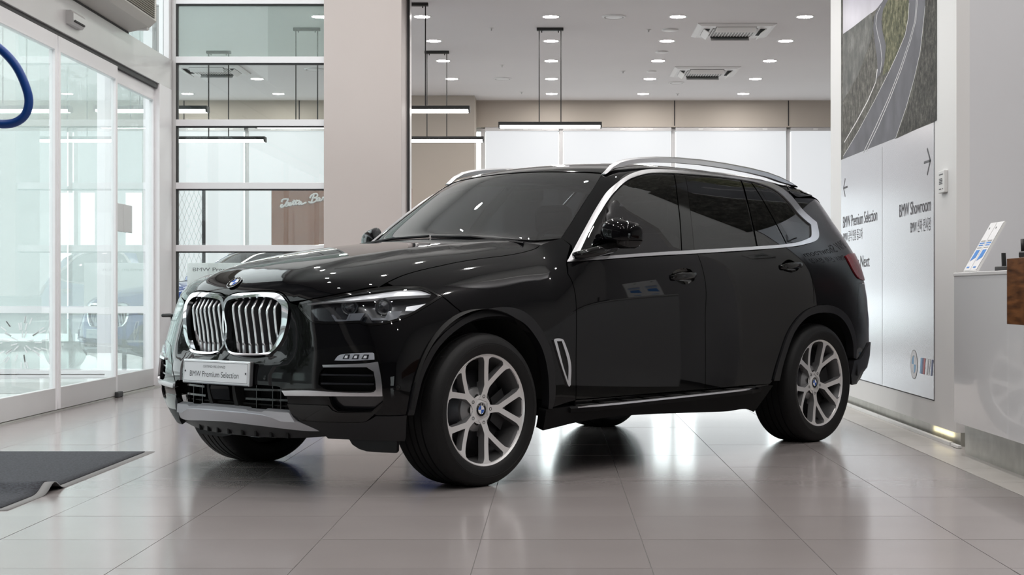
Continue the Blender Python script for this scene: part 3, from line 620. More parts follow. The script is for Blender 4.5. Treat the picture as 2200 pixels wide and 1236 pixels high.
def panel(name, kind, outline, m, parent, holes=(), off=0., depth=.014, step=.035, gap=0., mirror=False, cv=True, bstep=.018, label=None, fn=None, both=False, cang=38):
    """a body panel: outline on the car's analytic surface, filled, given real edges; off may be a function of the points.
    mirror: build the right-hand twin too; both: outline spans the centre line"""
    o2 = [curve(outline, bstep, True, cang) if cv else np.asarray(outline, float)]+[curve(h, bstep, True, cang) if cv else np.asarray(h, float) for h in holes]
    if gap: o2 = [inset(o2[0], gap)]+o2[1:]
    if area2(o2[0]) < 0: o2[0] = o2[0][::-1]
    o2 = [o2[0]]+[h if area2(h) < 0 else h[::-1] for h in o2[1:]]
    lo, hi = o2[0].min(0), o2[0].max(0)
    gx, gy = np.meshgrid(np.arange(lo[0]+step*.5, hi[0], step), np.arange(lo[1]+step*.5, hi[1], step))
    gx = gx + (np.arange(gx.shape[0]) % 2)[:, None]*step*.5
    G = np.stack([gx.ravel(), gy.ravel()], 1)
    if len(G):
        ok = inside(G, o2[0])
        for h in o2[1:]: ok &= ~inside(G, h)
        G = G[ok]
        if len(G): G = G[seg_dist(G, np.concatenate(o2)) > step*.45]
    pts = np.concatenate(o2+([G] if len(G) else [])); edges = []; loops = []; b = 0
    for h in o2:
        n = len(h); loops.append(list(range(b, b+n))); edges += [(b+i, b+(i+1) % n) for i in range(n)]; b += n
    r = delaunay_2d_cdt([Vector(q) for q in pts], edges, [], 0, 1e-6)
    V = np.array([tuple(q) for q in r[0]]); Fc = np.array([f for f in r[2]]); inv_ = {}
    for i, l in enumerate(r[3]):
        for q in l: inv_[q] = i
    cen = V[Fc].mean(1); ok = inside(cen, o2[0])
    for h in o2[1:]: ok &= ~inside(cen, h)
    Fc = Fc[ok]; P = lift(kind, V); N = grad(P[:, 0], P[:, 1], P[:, 2])
    of = off(P, V) if callable(off) else off
    P = P+N*(np.asarray(of).reshape(-1, 1) if np.ndim(of) else of)
    if fn: P = fn(P, V, N)
    flip = np.sum(np.cross(P[Fc[:, 1]]-P[Fc[:, 0]], P[Fc[:, 2]]-P[Fc[:, 0]])*N[Fc[:, 0]], 1) < 0
    Fc[flip] = Fc[flip][:, ::-1]
    vv = [P]; nn = [N]; ff = [tuple(f) for f in Fc]; base = len(P)
    if callable(off) or fn: nn = None
    for L in loops:
        idx = [inv_[i] for i in L]; q = P[idx]; nq = N[idx]; dp = depth
        vv += [q, q-nq*dp]; n = len(idx)
        e = np.roll(q, -1, 0)-np.roll(q, 1, 0); ox = np.cross(e, nq); ox /= np.maximum(np.linalg.norm(ox, axis=1, keepdims=True), 1e-9)
        a = [(base+i, base+n+i, base+n+(i+1) % n, base+(i+1) % n) for i in range(n)]
        ff += a
        if nn is not None: nn += [ox, ox]
        base += 2*n
    vv = np.concatenate(vv)
    res = []
    for sgn in ((1, -1) if mirror else (1,)):
        v2 = vv.copy(); f2 = ff
        if sgn < 0: v2[:, 1] *= -1; f2 = [f[::-1] for f in ff]
        o = mk(name, v2, f2, m, parent, True)
        if nn is not None:
            n2 = np.concatenate(nn).copy()
            if sgn < 0: n2[:, 1] *= -1
            o.data.normals_split_custom_set_from_vertices([tuple(q) for q in n2])
        else: o.data.set_sharp_from_angle(angle=math.radians(50))
        if label: o['label'] = label
        res.append(o)
    return res if mirror else res[0]
def sym(half):                        # closed outline from a half (y >= 0, first and last near the centre line)
    h = [tuple(q) for q in half]; return h+[(a, -b) for a, b in h[::-1]]
def symF(half):
    h = [tuple(q) for q in half]; return h+[(-a, b) for a, b in h[::-1]]
CX, CY, CANG = -1.0378, 8.0241, math.radians(180+48.504)
car = empty('car', (CX, CY, 0), CANG, 'glossy black suv with silver five-spoke wheels parked in the middle of the showroom', 'car')
# ---- bonnet and front
front = T_('hood_front'); hline = T_('hood_line')
half_hood = front+T_('hood_hl')+hline+[(-1.17, .62), (-1.085, .42), (-1.03, .2), (-1.02, 0)]
half_hood[0] = (.240, 0)
hood = panel('bonnet', 'HD', sym(half_hood), CH['paint'], car, step=.05, gap=.003, bstep=.025)
panel('cowl', 'HD', sym([(-.96, 0), (-.99, .3), (-1.06, .5), (-1.14, .66), (-1.20, .71), (-1.285, .745), (-1.20, .6), (-1.10, .3), (-1.07, 0)]), CH['clad'], car, off=-.012, step=.06, bstep=.03)
Pe = lift('HD', [(.170, 0.)])[0]; Ne = grad(*Pe[None].T)[0]
def frame(P, N, upv):
    N = np.array(N); x = np.cross(upv, N); x /= np.linalg.norm(x); y = np.cross(N, x); return basis(tuple(P), tuple(x), tuple(y), tuple(N))
roundel(hood, frame(Pe+Ne*.001, Ne, (-1, 0, .3)), .041, deep=False)
ko, ki = T_('kidney_out'), T_('kidney_in')
intake_half = T_('intake')
fogs, fogo = T_('fog_surround'), T_('fog_open')
f_front = [(0, .916)]+T_('f_hoodfront')[1:]+T_('f_hoodhl'); hlp = T_('headlight')
# bumper outline: under the bonnet edge, round the lamp, seam, wheel arch, lower edge
arF = T_('f_archF_out')
low = [(.412, .414), (.418, .374)]
b_half = [(0, .913)]+f_front[1:10]+[(.438, .872)]+[hlp[i] for i in (24, 23, 22, 21, 20, 19, 18, 17, 16, 15, 14, 13, 12, 11, 10, 9)]+T_('seam')[1:]+[(1.19, .842), (1.20, .812)]+arF[::-1][2:]+[(.903, .369), (.846, .367), (.788, .368)]
gl = T_('gloss_low')
b_half += [(.781, .375), (.751, .342), (.716, .336), (.592, .335), (.46, .338), (.434, .352), (.42, .384), (.412, .414)]+[(.408, .457), (.392, .478), (.373, .491), (.318, .495), (.221, .497), (.094, .497), (0, .497)]
kin_hole = [tuple(q) for q in inset(np.array(curve(ki, .02)), -.003)]
fog_hole = fogo; low_hole = T_('low_recess')
mirF = lambda L: [(-a, b) for a, b in L][::-1]
bump = panel('front_bumper', 'FR', symF(b_half), CH['paint'], car, holes=[kin_hole, mirF(kin_hole), fog_hole, mirF(fog_hole), low_hole, mirF(low_hole)], step=.045, gap=.002, bstep=.022)
# kidney grille
ins = lambda dd: (lambda P, V: dd)
for s, rg in zip((1, -1), panel('grille_surround', 'FR', ko, CH['chrome'], car, holes=[ki], off=.012, depth=.024, step=.02, bstep=.012, mirror=True)):
    bk = panel('grille_back', 'FR', ki, CH['dark'], rg, off=-.075, depth=.001, step=.08, bstep=.03)
    if s < 0: bk.data.transform(Matrix.Diagonal((1, -1, 1, 1))); bk.data.flip_normals()
    kp = curve(ki, .01)
    for q in range(7):
        a = .056+.0434*q
        zs = [kp[i, 1]+(kp[(i+1) % len(kp), 1]-kp[i, 1])*(a-kp[i, 0])/(kp[(i+1) % len(kp), 0]-kp[i, 0]+1e-12) for i in range(len(kp)) if (kp[i, 0]-a)*(kp[(i+1) % len(kp), 0]-a) < 0]
        if len(zs) < 2: continue
        z0, z1 = min(zs)-.002, max(zs)+.002
        zk = .862-.004*q if q < 6 else .855
        st = [z0, z0+.045, z0+.055, .74, .80, zk-.012, zk, zk+.012, z1] if z1 > zk+.02 else [z0, z0+.05, .72, .78, z1]
        dd = [-.030, -.016, -.012, -.004, .002, .006, .005, .0, -.022] if len(st) == 9 else [-.03, -.016, -.005, .0, -.004]
        C = lift('FR', [(a, z) for z in st]); Nn = grad(C[:, 0], C[:, 1], C[:, 2]); b = MB(); rows = []
        for c_, n_, d_, z in zip(C, Nn, dd, st):
            f_ = np.array((1, 0, 0)); base_ = c_+f_*(d_-.004); w = .0065 if z > z0+.052 else .012
            rows.append([base_+np.array((-.055, w, 0)), base_+np.array((-.004, w, 0)), base_+np.array((0, w*.6, 0)), base_+np.array((0, -w*.6, 0)), base_+np.array((-.004, -w, 0)), base_+np.array((-.055, -w, 0))])
        V = [tuple((p[0], s*p[1], p[2])) for r_ in rows for p in r_]; k = 6
        Fq = [(i*k+j, i*k+j+1, (i+1)*k+j+1, (i+1)*k+j) for i in range(len(rows)-1) for j in range(k-1)]+[tuple(range(k))[::-1], tuple(range((len(rows)-1)*k, len(rows)*k))]
        if s < 0: Fq = [f[::-1] for f in Fq]
        o = mk('slat', V, Fq, CH['satin'], rg)
# number plate with holder
pt = basis((.868, 0, .548), (0, 1, 0), (-.06, 0, .998), (.998, 0, .06))
def placed(b, Mx): b.v = [tuple(Mx @ Vector(q)) for q in b.v]; return b
pl = placed(MB().box(-.262, .262, -.058, .058, -.02, .004, .004), pt).build('plate_holder', CH['satin'], car)
placed(MB().box(-.256, .256, -.052, .052, .002, .0065, .002), pt).build('number_plate', CH['plate'], pl)
fr_ = MB()
for x0, x1, y0, y1 in ((-.250, .250, .045, .0465), (-.250, .250, -.0465, -.045), (-.2505, -.249, -.0465, .0465), (.249, .2505, -.0465, .0465)): fr_.box(x0, x1, y0, y1, .006, .0070)
placed(fr_, pt).build('plate_border', CH['ink'], pl)
for x in (-.238, .238): placed(MB().lathe([(.0045, .0065), (.0045, .0085), (.001, .0088)], (x, 0, 0), seg=10), pt).build('screw', CH['ink'], pl)
PT = lambda x, y: pt @ Matrix.Translation((x, y, .0068))
text('plate_lettering', 'BMW Premium Selection', CH['ink'], PT(-.008, -.024), .385, .0285, pl, 'CENTER', .0)
text('plate_lettering', 'CERTIFIED PRE-OWNED', CH['ink'], PT(-.008, .020), .175, .0125, pl, 'CENTER', .0)
# lower intake
ib = panel('lower_intake', 'FR', symF([(0, .51)]+intake_half[:10][0:]+[(.25, .365), (0, .365)]), CH['dark'], car, off=-.085, depth=.001, step=.09, bstep=.05)
def bar_on(name, pts, h, m, parent, d0=-.035, d1=-.075, both=True, n=14):
    """a horizontal blade following the bumper surface, recessed behind it"""
    A = np.array(pts, float); t = np.linspace(0, 1, n); Q = np.stack([np.interp(t, np.linspace(0, 1, len(A)), A[:, i]) for i in (0, 1)], 1)
    C = lift('FR', Q); Nn = grad(C[:, 0], C[:, 1], C[:, 2]); Nn[:, 2] = 0
    for s in ((1, -1) if both else (1,)):
        V = []; Fq = []
        for c_, n_ in zip(C, Nn):
            for d_, z in ((d0, -h/2), (d0, h/2), (d1, h/2), (d1, -h/2)):
                p_ = c_+n_*d_; V.append((p_[0], s*p_[1], p_[2]+z))
        for i in range(n-1):
            for j in range(4): Fq.append((i*4+j, i*4+(j+1) % 4, (i+1)*4+(j+1) % 4, (i+1)*4+j))
        Fq += [(3, 2, 1, 0), tuple((n-1)*4+j for j in range(4))]
        if s > 0: Fq = [f[::-1] for f in Fq]
        mk(name, V, Fq, m, parent)
bar_on('intake_blade', [(.15, .471), (.38, .474)], .010, CH['gloss'], ib); bar_on('intake_blade', [(.152, .427), (.408, .427)], .010, CH['gloss'], ib)
bar_on('intake_blade', [(.0, .404), (.408, .398)], .006, CH['dark'], ib, -.05)
for a in (.205, .30, .345): bar_on('intake_rib', [(a, .43), (a+.004, .43)], .12, CH['gloss'], ib, -.05, -.08, True, 2)
rd = panel('radar_cover', 'FR', [(-.062, .482), (.062, .482), (.07, .462), (.062, .412), (-.062, .412), (-.07, .462)], CH['gloss'], car, off=-.016, depth=.05, step=.03)
for a in (-.095, .095): panel('radar_frame', 'FR', [(a-.008, .49), (a+.008, .49), (a+.014, .38), (a-.014, .38)], CH['dark'], rd, off=-.02, depth=.05, step=.05)
# silver skid plate: upper lip and lower face
su = [(0, .384)]+T_('skid_up'); sm_ = T_('skid_mid'); slo = T_('skid_low')
panel('skid_lip', 'FR', symF([(0, .384)]+T_('skid_up')+sm_[::-1][1:]+[(0, .370)]), CH['silver'], car, off=lambda P, V: .006+.30*np.clip(.385-P[:, 2], 0, .05), depth=.03, step=.03, cang=20, bstep=.015)
skp = panel('skid_plate', 'FR', symF([(0, .370)]+sm_[:-1]+[(.445, .337), (.47, .325), (.56, .285)]+slo[::-1]+[(0, .309)]), CH['silver'], car, off=lambda P, V: .020-.32*np.clip(.365-P[:, 2], 0, .1), depth=.03, step=.03, cang=20, bstep=.015)
cl = [(.44, .336), (.46, .336), (.592, .333), (.716, .334), (.751, .339), (.788, .366), (.846, .365), (.903, .367), (.902, .328), (.905, .262), (.903, .246), (.794, .251), (.684, .252), (.582, .254), (.556, .284), (.47, .324)]
panel('bumper_cladding', 'FR', cl, CH['clad'], car, off=.003, depth=.03, step=.04, mirror=True, cang=25)
un = panel('bumper_underside', 'FR', symF([(0, .315), (.25, .303), (.45, .290), (.56, .288), (.60, .252), (.45, .235), (.2, .225), (0, .225)]), CH['clad'], car, off=-.02, depth=.03, step=.05)
for a in (.05, .15, .25, .35): bar_on('cooling_rib', [(a, .268), (a+.012, .268)], .05, CH['dark'], un, -.03, -.06, True, 3)
panel('corner_lip', 'FR', gl, CH['gloss'], car, off=.004, depth=.03, step=.035, mirror=True, cang=25)
# fog lamp nests
fs = panel('intake_surround', 'FR', fogs, CH['gloss'], car, holes=[fogo, low_hole], off=.0015, depth=.02, step=.03, mirror=True, cang=30)
lst = panel('fog_light', 'FR', T_('fog_light'), CH['lens'], car, off=.009, depth=.010, step=.02, bstep=.008, mirror=True)
for s_i, (fo, s) in enumerate(zip(fs, (1, -1))):
    def mir(o):
        if s < 0: o.data.transform(Matrix.Diagonal((1, -1, 1, 1))); o.data.flip_normals()
        return o
    mir(panel('intake_recess', 'FR', [tuple(q) for q in inset(curve(fogo, .03), -.006)], CH['dark'], fo, off=-.06, depth=.001, step=.06))
    mir(panel('lower_recess', 'FR', [tuple(q) for q in inset(curve(low_hole, .03), -.006)], CH['lamp_dark'], fo, off=-.035, depth=.001, step=.06))
    for z in (.553, .512):
        A = np.linspace(.562, .778, 10); C = lift('FR', np.stack([A, np.full(10, z)], 1)); Nn = grad(C[:, 0], C[:, 1], C[:, 2]); V = []; Fq = []
        for c_, n_ in zip(C, Nn):
            for d_, h in ((-.012, -.004), (-.012, .004), (-.055, .006), (-.055, -.006)): p_ = c_+n_*d_; V.append((p_[0], s*p_[1], p_[2]+h))
        for i in range(9):
            for j in range(4): Fq.append((i*4+j, i*4+(j+1) % 4, (i+1)*4+(j+1) % 4, (i+1)*4+j))
        if s > 0: Fq = [f[::-1] for f in Fq]
        mk('intake_slat', V, Fq, CH['lamp_dark'], fo)
    lo_ = lst[s_i]; fl = T_('fog_light')
    mir(panel('lamp_back', 'FR', fl, CH['silver'], lo_, off=.003, depth=.006, step=.02, bstep=.008))
    for q in range(3):
        a = .672+.037*q; mir(panel('led_cell', 'FR', [(a-.014, .625), (a+.012, .625), (a+.016, .645), (a-.004, .645)], CH['lamp_dark'], lo_, off=.0045, depth=.001, step=.05))
        mir(panel('led_lens', 'FR', [(a-.006, .628), (a+.006, .628), (a+.008, .640), (a-.002, .640)], CH['drl'], lo_, off=.006, depth=.001, step=.05))
panel('intake_trim', 'FR', T_('boomerang'), CH['satin'], car, off=.012, depth=.03, step=.02, bstep=.012, mirror=True, cang=25, label='C-shaped satin silver trim around the side air intake')
for a, z in ((.299, .533), (.868, .496)): 
    for s in (1, -1):
        C = lift('FR', [(a, z)]); N_ = grad(*C.T)[0]; C = C[0]
        k = MB().lathe([(.013, -.002), (.013, .0015), (.011, .0015), (.011, .0), (.001, .0006)], seg=18); Mx = frame(C, N_, (0, 0, 1))
        k.v = [tuple(Mx @ Vector(q)) for q in k.v]; k.v = [(p_[0], s*p_[1], p_[2]) for p_ in k.v]; k.build('parking_sensor', CH['gloss'], car)
# headlights
for s, hp_ in zip((1, -1), panel('headlight', 'FR', hlp, CH['lens'], car, off=-.001, depth=.012, step=.025, bstep=.014, mirror=True)):
    def mp(name, tr, m_, off, dp=.003, st=.03):
        o = panel(name, 'FR', tr, m_, hp_, off=off, depth=dp, step=st, bstep=.012, cang=25)
        if s < 0: o.data.transform(Matrix.Diagonal((1, -1, 1, 1))); o.data.flip_normals()
        return o
    inn = [tuple(q) for q in inset(curve(hlp, .014), .011)]
    o = panel('lamp_bezel', 'FR', hlp, CH['gloss'], hp_, holes=[inn], off=.0008, depth=.055, step=.03, bstep=.014)
    if s < 0: o.data.transform(Matrix.Diagonal((1, -1, 1, 1))); o.data.flip_normals()
    mp('lamp_housing', hlp, CH['lamp_dark'], -.055, .002, .06)
    mp('daytime_light', T_('drl'), CH['drl'], lambda P, V: -.012-.9*np.clip(P[:, 2]-(.872+.085*np.clip((V[:, 0]-.46)/.5, 0, 1)), 0, .05), .02, .012)
    for a in ('1', '2'):
        mp('light_guide', T_('guide'+a), CH['guide'], -.020, .02); mp('light_hook', T_('hook'+a), CH['drl'] if a == '3' else CH['guide'], -.018, .02, .02)
        L = np.array(T_('lens'+a)); c_ = L.mean(0); C = lift('FR', [c_]); N_ = grad(*C.T)[0]; N_ = N_*np.array((1, 1, .2)); N_ /= np.linalg.norm(N_)
        k = MB().lathe([(.040, -.03), (.040, -.008), (.034, -.008), (.032, -.02), (.022, -.006), (.001, .001)], seg=24); Mx = frame(C[0]-N_*.034, N_, (0, 0, 1))
        k.v = [tuple(Mx @ Vector(q)) for q in k.v]; k.v = [(p_[0], s*p_[1], p_[2]) for p_ in k.v]; k.build('projector', CH['lamp_dark'], hp_, True)
    mp('side_marker', T_('marker'), CH['drl'], -.012, .008); mp('side_marker', T_('markerlow'), CH['drl'], -.012, .008, .02)
# ---- sides
arF_o, arF_i = T_('archF_out'), T_('archF_in'); arR_o, arR_i = T_('archR_out'), T_('archR_in')
dfe = T_('door_front_edge'); dmid = T_('door_mid'); rrear = T_('rdoor_rear')
belt = [(-.681, 1.082), (-.833, 1.096), (-1.274, 1.123), (-1.736, 1.146), (-2.302, 1.178), (-2.743, 1.208)]
SDP = lambda L: conv(L, 'SD', 'FD')
arch_mid = [(.45+.5*0, .37)]
fend = T_('fender_top')+T_('fender_apil')+T_('fender_doorf')+[(-.65, -.272)]+T_('d_archF_out')[::-1][1:12]
fend = T_('fender_top')[1:]+T_('fender_apil')[:]+T_('fender_doorf')[1:]+T_('fender_bot')+T_('d_archF_out')[::-1][1:14]
fend = fend+[(.108, .118), (.146, .155), (.170, .187)]+[(.195, .216), (.242, .261), (.276, .286), (.324, .300), (.420, .315)]
panel('front_wing', 'FD', fend, CH['paint'], car, step=.05, gap=.0025, mirror=True, bstep=.025, cang=30)
bm_ = (-1.745, 1.148)
fd_out = [(-.681, 1.082)]+dfe+[(-1.2, .381)]+dmid[::-1][:-1]+[bm_, (-1.274, 1.123), (-.833, 1.096)]
fdoor = panel('front_door', 'SD', fd_out, CH['paint'], car, holes=[T_('handle1')], step=.05, gap=.0025, mirror=True, bstep=.03, cang=30)
rd_out = [bm_]+dmid[1:]+[(-2.161, .383), (-2.42, .383)]+arR_o[:7]+[(-2.888, .848)]+rrear[::-1]+[(-2.302, 1.178)]
rdoor = panel('rear_door', 'SD', rd_out, CH['paint'], car, holes=[T_('handle2')], step=.05, gap=.0025, mirror=True, bstep=.03, cang=30)
CH['sill'] = mat('sill_plastic', (.004, .004, .0045), .6, spec=.15)
panel('sill_cladding', 'SD', T_('sill_bot')+T_('sill_top')[::-1], CH['sill'], car, off=.004, depth=.05, step=.06, mirror=True)
panel('lower_door_trim', 'SD', [(-.655, .378), (-1.77, .377), (-2.41, .381), (-2.44, .352), (-1.3, .344), (-.64, .340)], CH['gloss'], car, off=-.004, depth=.03, step=.06, mirror=True)
panel('wheel_arch_trim', 'SD', arF_o+arF_i[::-1], CH['clad'], car, off=.011, depth=.05, step=.03, mirror=True, cang=50, bstep=.02)
panel('wheel_arch_trim', 'SD', arR_o+arR_i[::-1], CH['clad'], car, off=.011, depth=.05, step=.03, mirror=True, cang=50, bstep=.02)
for s, o in zip((1, -1), panel('air_breather', 'SD', T_('breather_out'), CH['satin'], car, holes=[T_('breather_in')], off=.009, depth=.03, step=.02, bstep=.012, mirror=True)):
    k = panel('breather_gap', 'SD', T_('breather_in'), CH['dark'], o, off=.002, depth=.001, step=.03)
    if s < 0: k.data.transform(Matrix.Diagonal((1, -1, 1, 1))); k.data.flip_normals()
# windows and bright surround
panel('window_surround', 'SD', T_('chrome_out'), CH['satin'], car, holes=[T_('chrome_in')], off=.006, depth=.03, step=.02, bstep=.018, mirror=True, cang=42)
def kids(parents, name, kind, pts, m_, off, dp=.006, st=.05, **kw):
    for s, pa in zip((1, -1), parents):
        o = panel(name, kind, pts, m_, pa, off=off, depth=dp, step=st, **kw)
        if s < 0: o.data.transform(Matrix.Diagonal((1, -1, 1, 1))); o.data.flip_normals()
kids(fdoor, 'side_window', 'SD', T_('glass_front'), CH['tint_dark'], -.004); kids(fdoor, 'window_pillar', 'SD', T_('b_pillar'), CH['gloss'], -.001, .02)
kids(rdoor, 'side_window', 'SD', T_('glass_rear'), CH['tint_dark'], -.004); kids(rdoor, 'side_window', 'SD', T_('glass_fixed'), CH['tint_dark'], -.004); kids(rdoor, 'window_pillar', 'SD', T_('c_pillar'), CH['gloss'], -.001, .02)
panel('quarter_window', 'SD', T_('glass_quarter'), CH['tint_dark'], car, off=-.004, depth=.006, step=.05, mirror=True)
panel('window_seal', 'SD', T_('chrome_in'), CH['dark'], car, holes=[T_('glass_front'), T_('b_pillar'), T_('glass_rear'), T_('glass_fixed'), T_('c_pillar'), T_('glass_quarter')], off=-.010, depth=.004, step=.06, mirror=True, cv=False)
# door handles in their cups
for nm, par, (cx_, cz_) in (('handle1', fdoor, (-1.572, 1.018)), ('handle2', rdoor, (-2.665, 1.088))):
    for s, pa in zip((1, -1), par):
        o = panel('handle_cup', 'SD', T_(nm), CH['gloss'], pa, off=lambda P, V, a=cx_, b=cz_: -.028*np.clip(1-((V[:, 0]-a)/.120)**2-((V[:, 1]-b-.004)/.045)**2, 0, 1)**.7, depth=.002, step=.012, bstep=.010)
        if s < 0: o.data.transform(Matrix.Diagonal((1, -1, 1, 1))); o.data.flip_normals()
        n = 11; V = []; Fq = []; k = 10
        xs = np.linspace(-.118, .118, n); C = lift('SD', [(cx_+x, cz_+.035*x/.118*(-.2)) for x in xs]); Nn = grad(C[:, 0], C[:, 1], C[:, 2])
        for i, x in enumerate(xs):
            w = .020*(1-(abs(x)/.124)**4)**.5*(1+.12*x/.118); of = .026*(1-(x/.118)**2)**.35*.9+.004; th = .009
            for j in range(k):
                a = 2*math.pi*j/k; p_ = C[i]+Nn[i]*(of+th*math.cos(a)*(.4+.6*(1-(x/.12)**2)))+np.array((0, 0, w*math.sin(a))); V.append((p_[0], s*p_[1], p_[2]))
        for i in range(n-1):
            for j in range(k): Fq.append((i*k+j, i*k+(j+1) % k, (i+1)*k+(j+1) % k, (i+1)*k+j))
        Fq += [tuple(range(k))[::-1], tuple(range((n-1)*k, n*k))]
        if s < 0: Fq = [f[::-1] for f in Fq]
        mk('door_handle', V, Fq, CH['gloss'], pa, True)
# running boards
for s in (1, -1):
    b = MB(); n = 12
    for i in range(n+1):
        x = -.60-1.72*i/n; zc = .345+.0225*i/n; t = i/n; y1 = 1.018-.05*(abs(2*t-1))**6; b.v += [(x, s*.90, zc-.028), (x, s*y1, zc-.026), (x, s*(y1+.004), zc-.006), (x, s*(y1-.01), zc+.004), (x, s*.90, zc+.006)]
    for i in range(n):
        for j in range(5):
            q = (i*5+j, i*5+(j+1) % 5, (i+1)*5+(j+1) % 5, (i+1)*5+j); b.f.append(q if s < 0 else q[::-1]); b.mi.append(0)
    b.f += [tuple(range(5)), tuple(range(n*5, n*5+5))[::-1]]; b.mi += [0, 0]
    rb = b.build('running_board', CH['sill'], car)
    c2 = MB()
    for i in range(n+1):
        x = -.645-1.60*i/n; zc = .347+.0225*i/n; t = i/n; y1 = 1.020-.045*(abs(2*t-1))**6; c2.v += [(x, s*(y1-.006), zc-.006), (x, s*(y1+.005), zc-.0055), (x, s*(y1+.002), zc+.004), (x, s*(y1-.012), zc+.006)]
    for i in range(n):
        for j in range(4):
            q = (i*4+j, i*4+(j+1) % 4, (i+1)*4+(j+1) % 4, (i+1)*4+j); c2.f.append(q if s < 0 else q[::-1]); c2.mi.append(0)
    c2.f += [(0, 1, 2, 3), tuple(range(n*4, n*4+4))[::-1]]; c2.mi += [0, 0]
    c2.build('step_strip', CH['satin'], rb)
    for i in range(9):
        x = -.72-1.5*i/8; MB().box(x-.07, x+.07, s*.955, s*.995, .352+.0215*(i/8), .357+.0215*(i/8)).build('grip_pad', CH['dark'], rb)
# ---- roof, windscreen, pillars
wse = T_('ws_edge'); wst = [(-1.868, 0), (-1.870, .15), (-1.884, .38), (-1.919, .60)]
panel('windscreen', 'HD', sym([(-1.07, 0), (-1.10, .3), (-1.19, .58)]+wse[:-1]+wst[::-1]), CH['tint'], car, off=-.003, depth=.006, step=.06, gap=.002, bstep=.03)
co = T_('chrome_out')
ed = lambda L, k='SD': conv(L, k, 'ED')
roof_edge = [(-1.345, .603), (-1.50, .590), (-1.9, .585), (-2.3, .590), (-2.7, .596), (-3.0, .596), (-3.22, .59)]
side = ed(co[1:17])+ed([(-3.07, 1.47), (-3.05, 1.56), (-3.10, 1.545), (-3.2, 1.552)])+ed([(-3.24, 1.60)])+ed(roof_edge[::-1], 'TP')+ed(wse[::-1], 'HD')+ed([(-.775, 1.175)])
panel('roof_side', 'ED', side, CH['paint'], car, off=-.001, step=.045, gap=.0015, mirror=True, bstep=.025, cang=30)
_w = lift('HD', wst)
rh = [(a-.004, b) for a, b in zip(_w[:, 0], [0, .15, .38, .594])]+[(a, b-.004) for a, b in roof_edge[1:]]+[(-3.25, .3), (-3.27, 0)]
panel('roof', 'TP', sym(rh), CH['gloss'], car, step=.07, gap=.003, bstep=.04)
sp = [(-3.26, 0), (-3.25, .3), (-3.23, .59), (-3.25, .66), (-3.42, .65), (-3.60, .60), (-3.70, .4), (-3.74, 0)]
panel('roof_spoiler', 'TP', sym(sp), CH['gloss'], car, step=.06, gap=.002, bstep=.04, off=.004, depth=.03)
panel('spoiler_cheek', 'SD', T_('spoiler')+[(-3.08, 1.60)], CH['gloss'], car, off=.004, depth=.02, step=.04, mirror=True)
# roof rails
for s in (1, -1):
    R_ = [(-1.285, 1.592), (-1.35, 1.640), (-1.418, 1.670), (-1.50, 1.688), (-1.60, 1.702), (-1.75, 1.716), (-1.94, 1.725), (-2.2, 1.728), (-2.457, 1.722), (-2.70, 1.710), (-2.90, 1.694), (-3.05, 1.672), (-3.17, 1.645), (-3.24, 1.622)]
    V = []; Fq = []
    for i, (x, z) in enumerate(R_):
        t = i/(len(R_)-1); hgt = .034*min(1, 6*t+.15, 6*(1-t)+.1); w = .017
        for dy, dz in ((-w, -hgt), (w, -hgt), (w, -.010), (w*.55, -.001), (-w*.55, -.001), (-w, -.010)): V.append((x, s*(.617+dy), z+dz))
    for i in range(len(R_)-1):
        for j in range(6):
            q = (i*6+j, i*6+(j+1) % 6, (i+1)*6+(j+1) % 6, (i+1)*6+j); Fq.append(q if s > 0 else q[::-1])
    Fq += [tuple(range(6)), tuple(range(len(V)-6, len(V)))[::-1]]
    o = mk('roof_rail', V, Fq, CH['satin'], car, True); o.data.set_sharp_from_angle(angle=math.radians(35))
# ---- rear
tl = T_('taillight'); tl = [(1.03, 1.165), (.953, 1.179), (.80, 1.185), (.70, 1.175), (.66, 1.10), (.70, 1.02), (.796, 1.008), (.938, 1.024), (.996, 1.08)]
qa = T_('q_chrome'); rar = T_('r_archR_out')
qtr = [(1.649, 1.208)]+qa[1:8]+[(1.33, 1.535), (1.2, 1.538), (.92, 1.545), (.74, 1.53), (.66, 1.35), (.64, 1.19), (.66, 1.10), (.70, 1.02), (.796, .99), (.93, .99), (.98, .90), (1.0, .80), (1.03, .52)]+rar[::-1][1:8]+[(1.517, .868)]+T_('q_door')[::-1][1:-1]
panel('rear_quarter', 'RE', qtr, CH['paint'], car, holes=[], step=.05, gap=.0025, mirror=True, bstep=.03, cang=30)
panel('tail_light', 'RE', tl, CH['lens_red'], car, off=.007, depth=.03, step=.04, mirror=True)
gate = panel('tailgate', 'RE', symF([(0, 1.56), (.5, 1.55), (.66, 1.50), (.64, 1.19), (.66, 1.0), (.62, .80), (0, .80)]), CH['paint'], car, step=.07, gap=.003, bstep=.04)
panel('rear_window', 'RE', symF([(0, 1.52), (.5, 1.51), (.58, 1.45), (.55, 1.2), (0, 1.18)]), CH['gloss'], gate, off=.003, depth=.01, step=.08)
panel('rear_bumper', 'RE', symF([(0, .795), (.62, .795), (.655, 1.0), (.70, 1.017), (.796, .989), (.93, .989), (.979, .90), (.9995, .80), (1.03, .52), (1.03, .50), (.977, .50), (.9, .555), (.84, .60), (0, .60)]), CH['paint'], car, step=.07, gap=.001, bstep=.035, cang=30)
panel('rear_cladding', 'RE', symF([(0, .60), (.83, .60), (.9, .553), (.977, .498), (1.06, .492), (1.085, .40), (1.04, .335), (.93, .345), (.85, .385), (0, .40)]), CH['clad'], car, off=.012, depth=.04, step=.07, bstep=.035, cang=30)
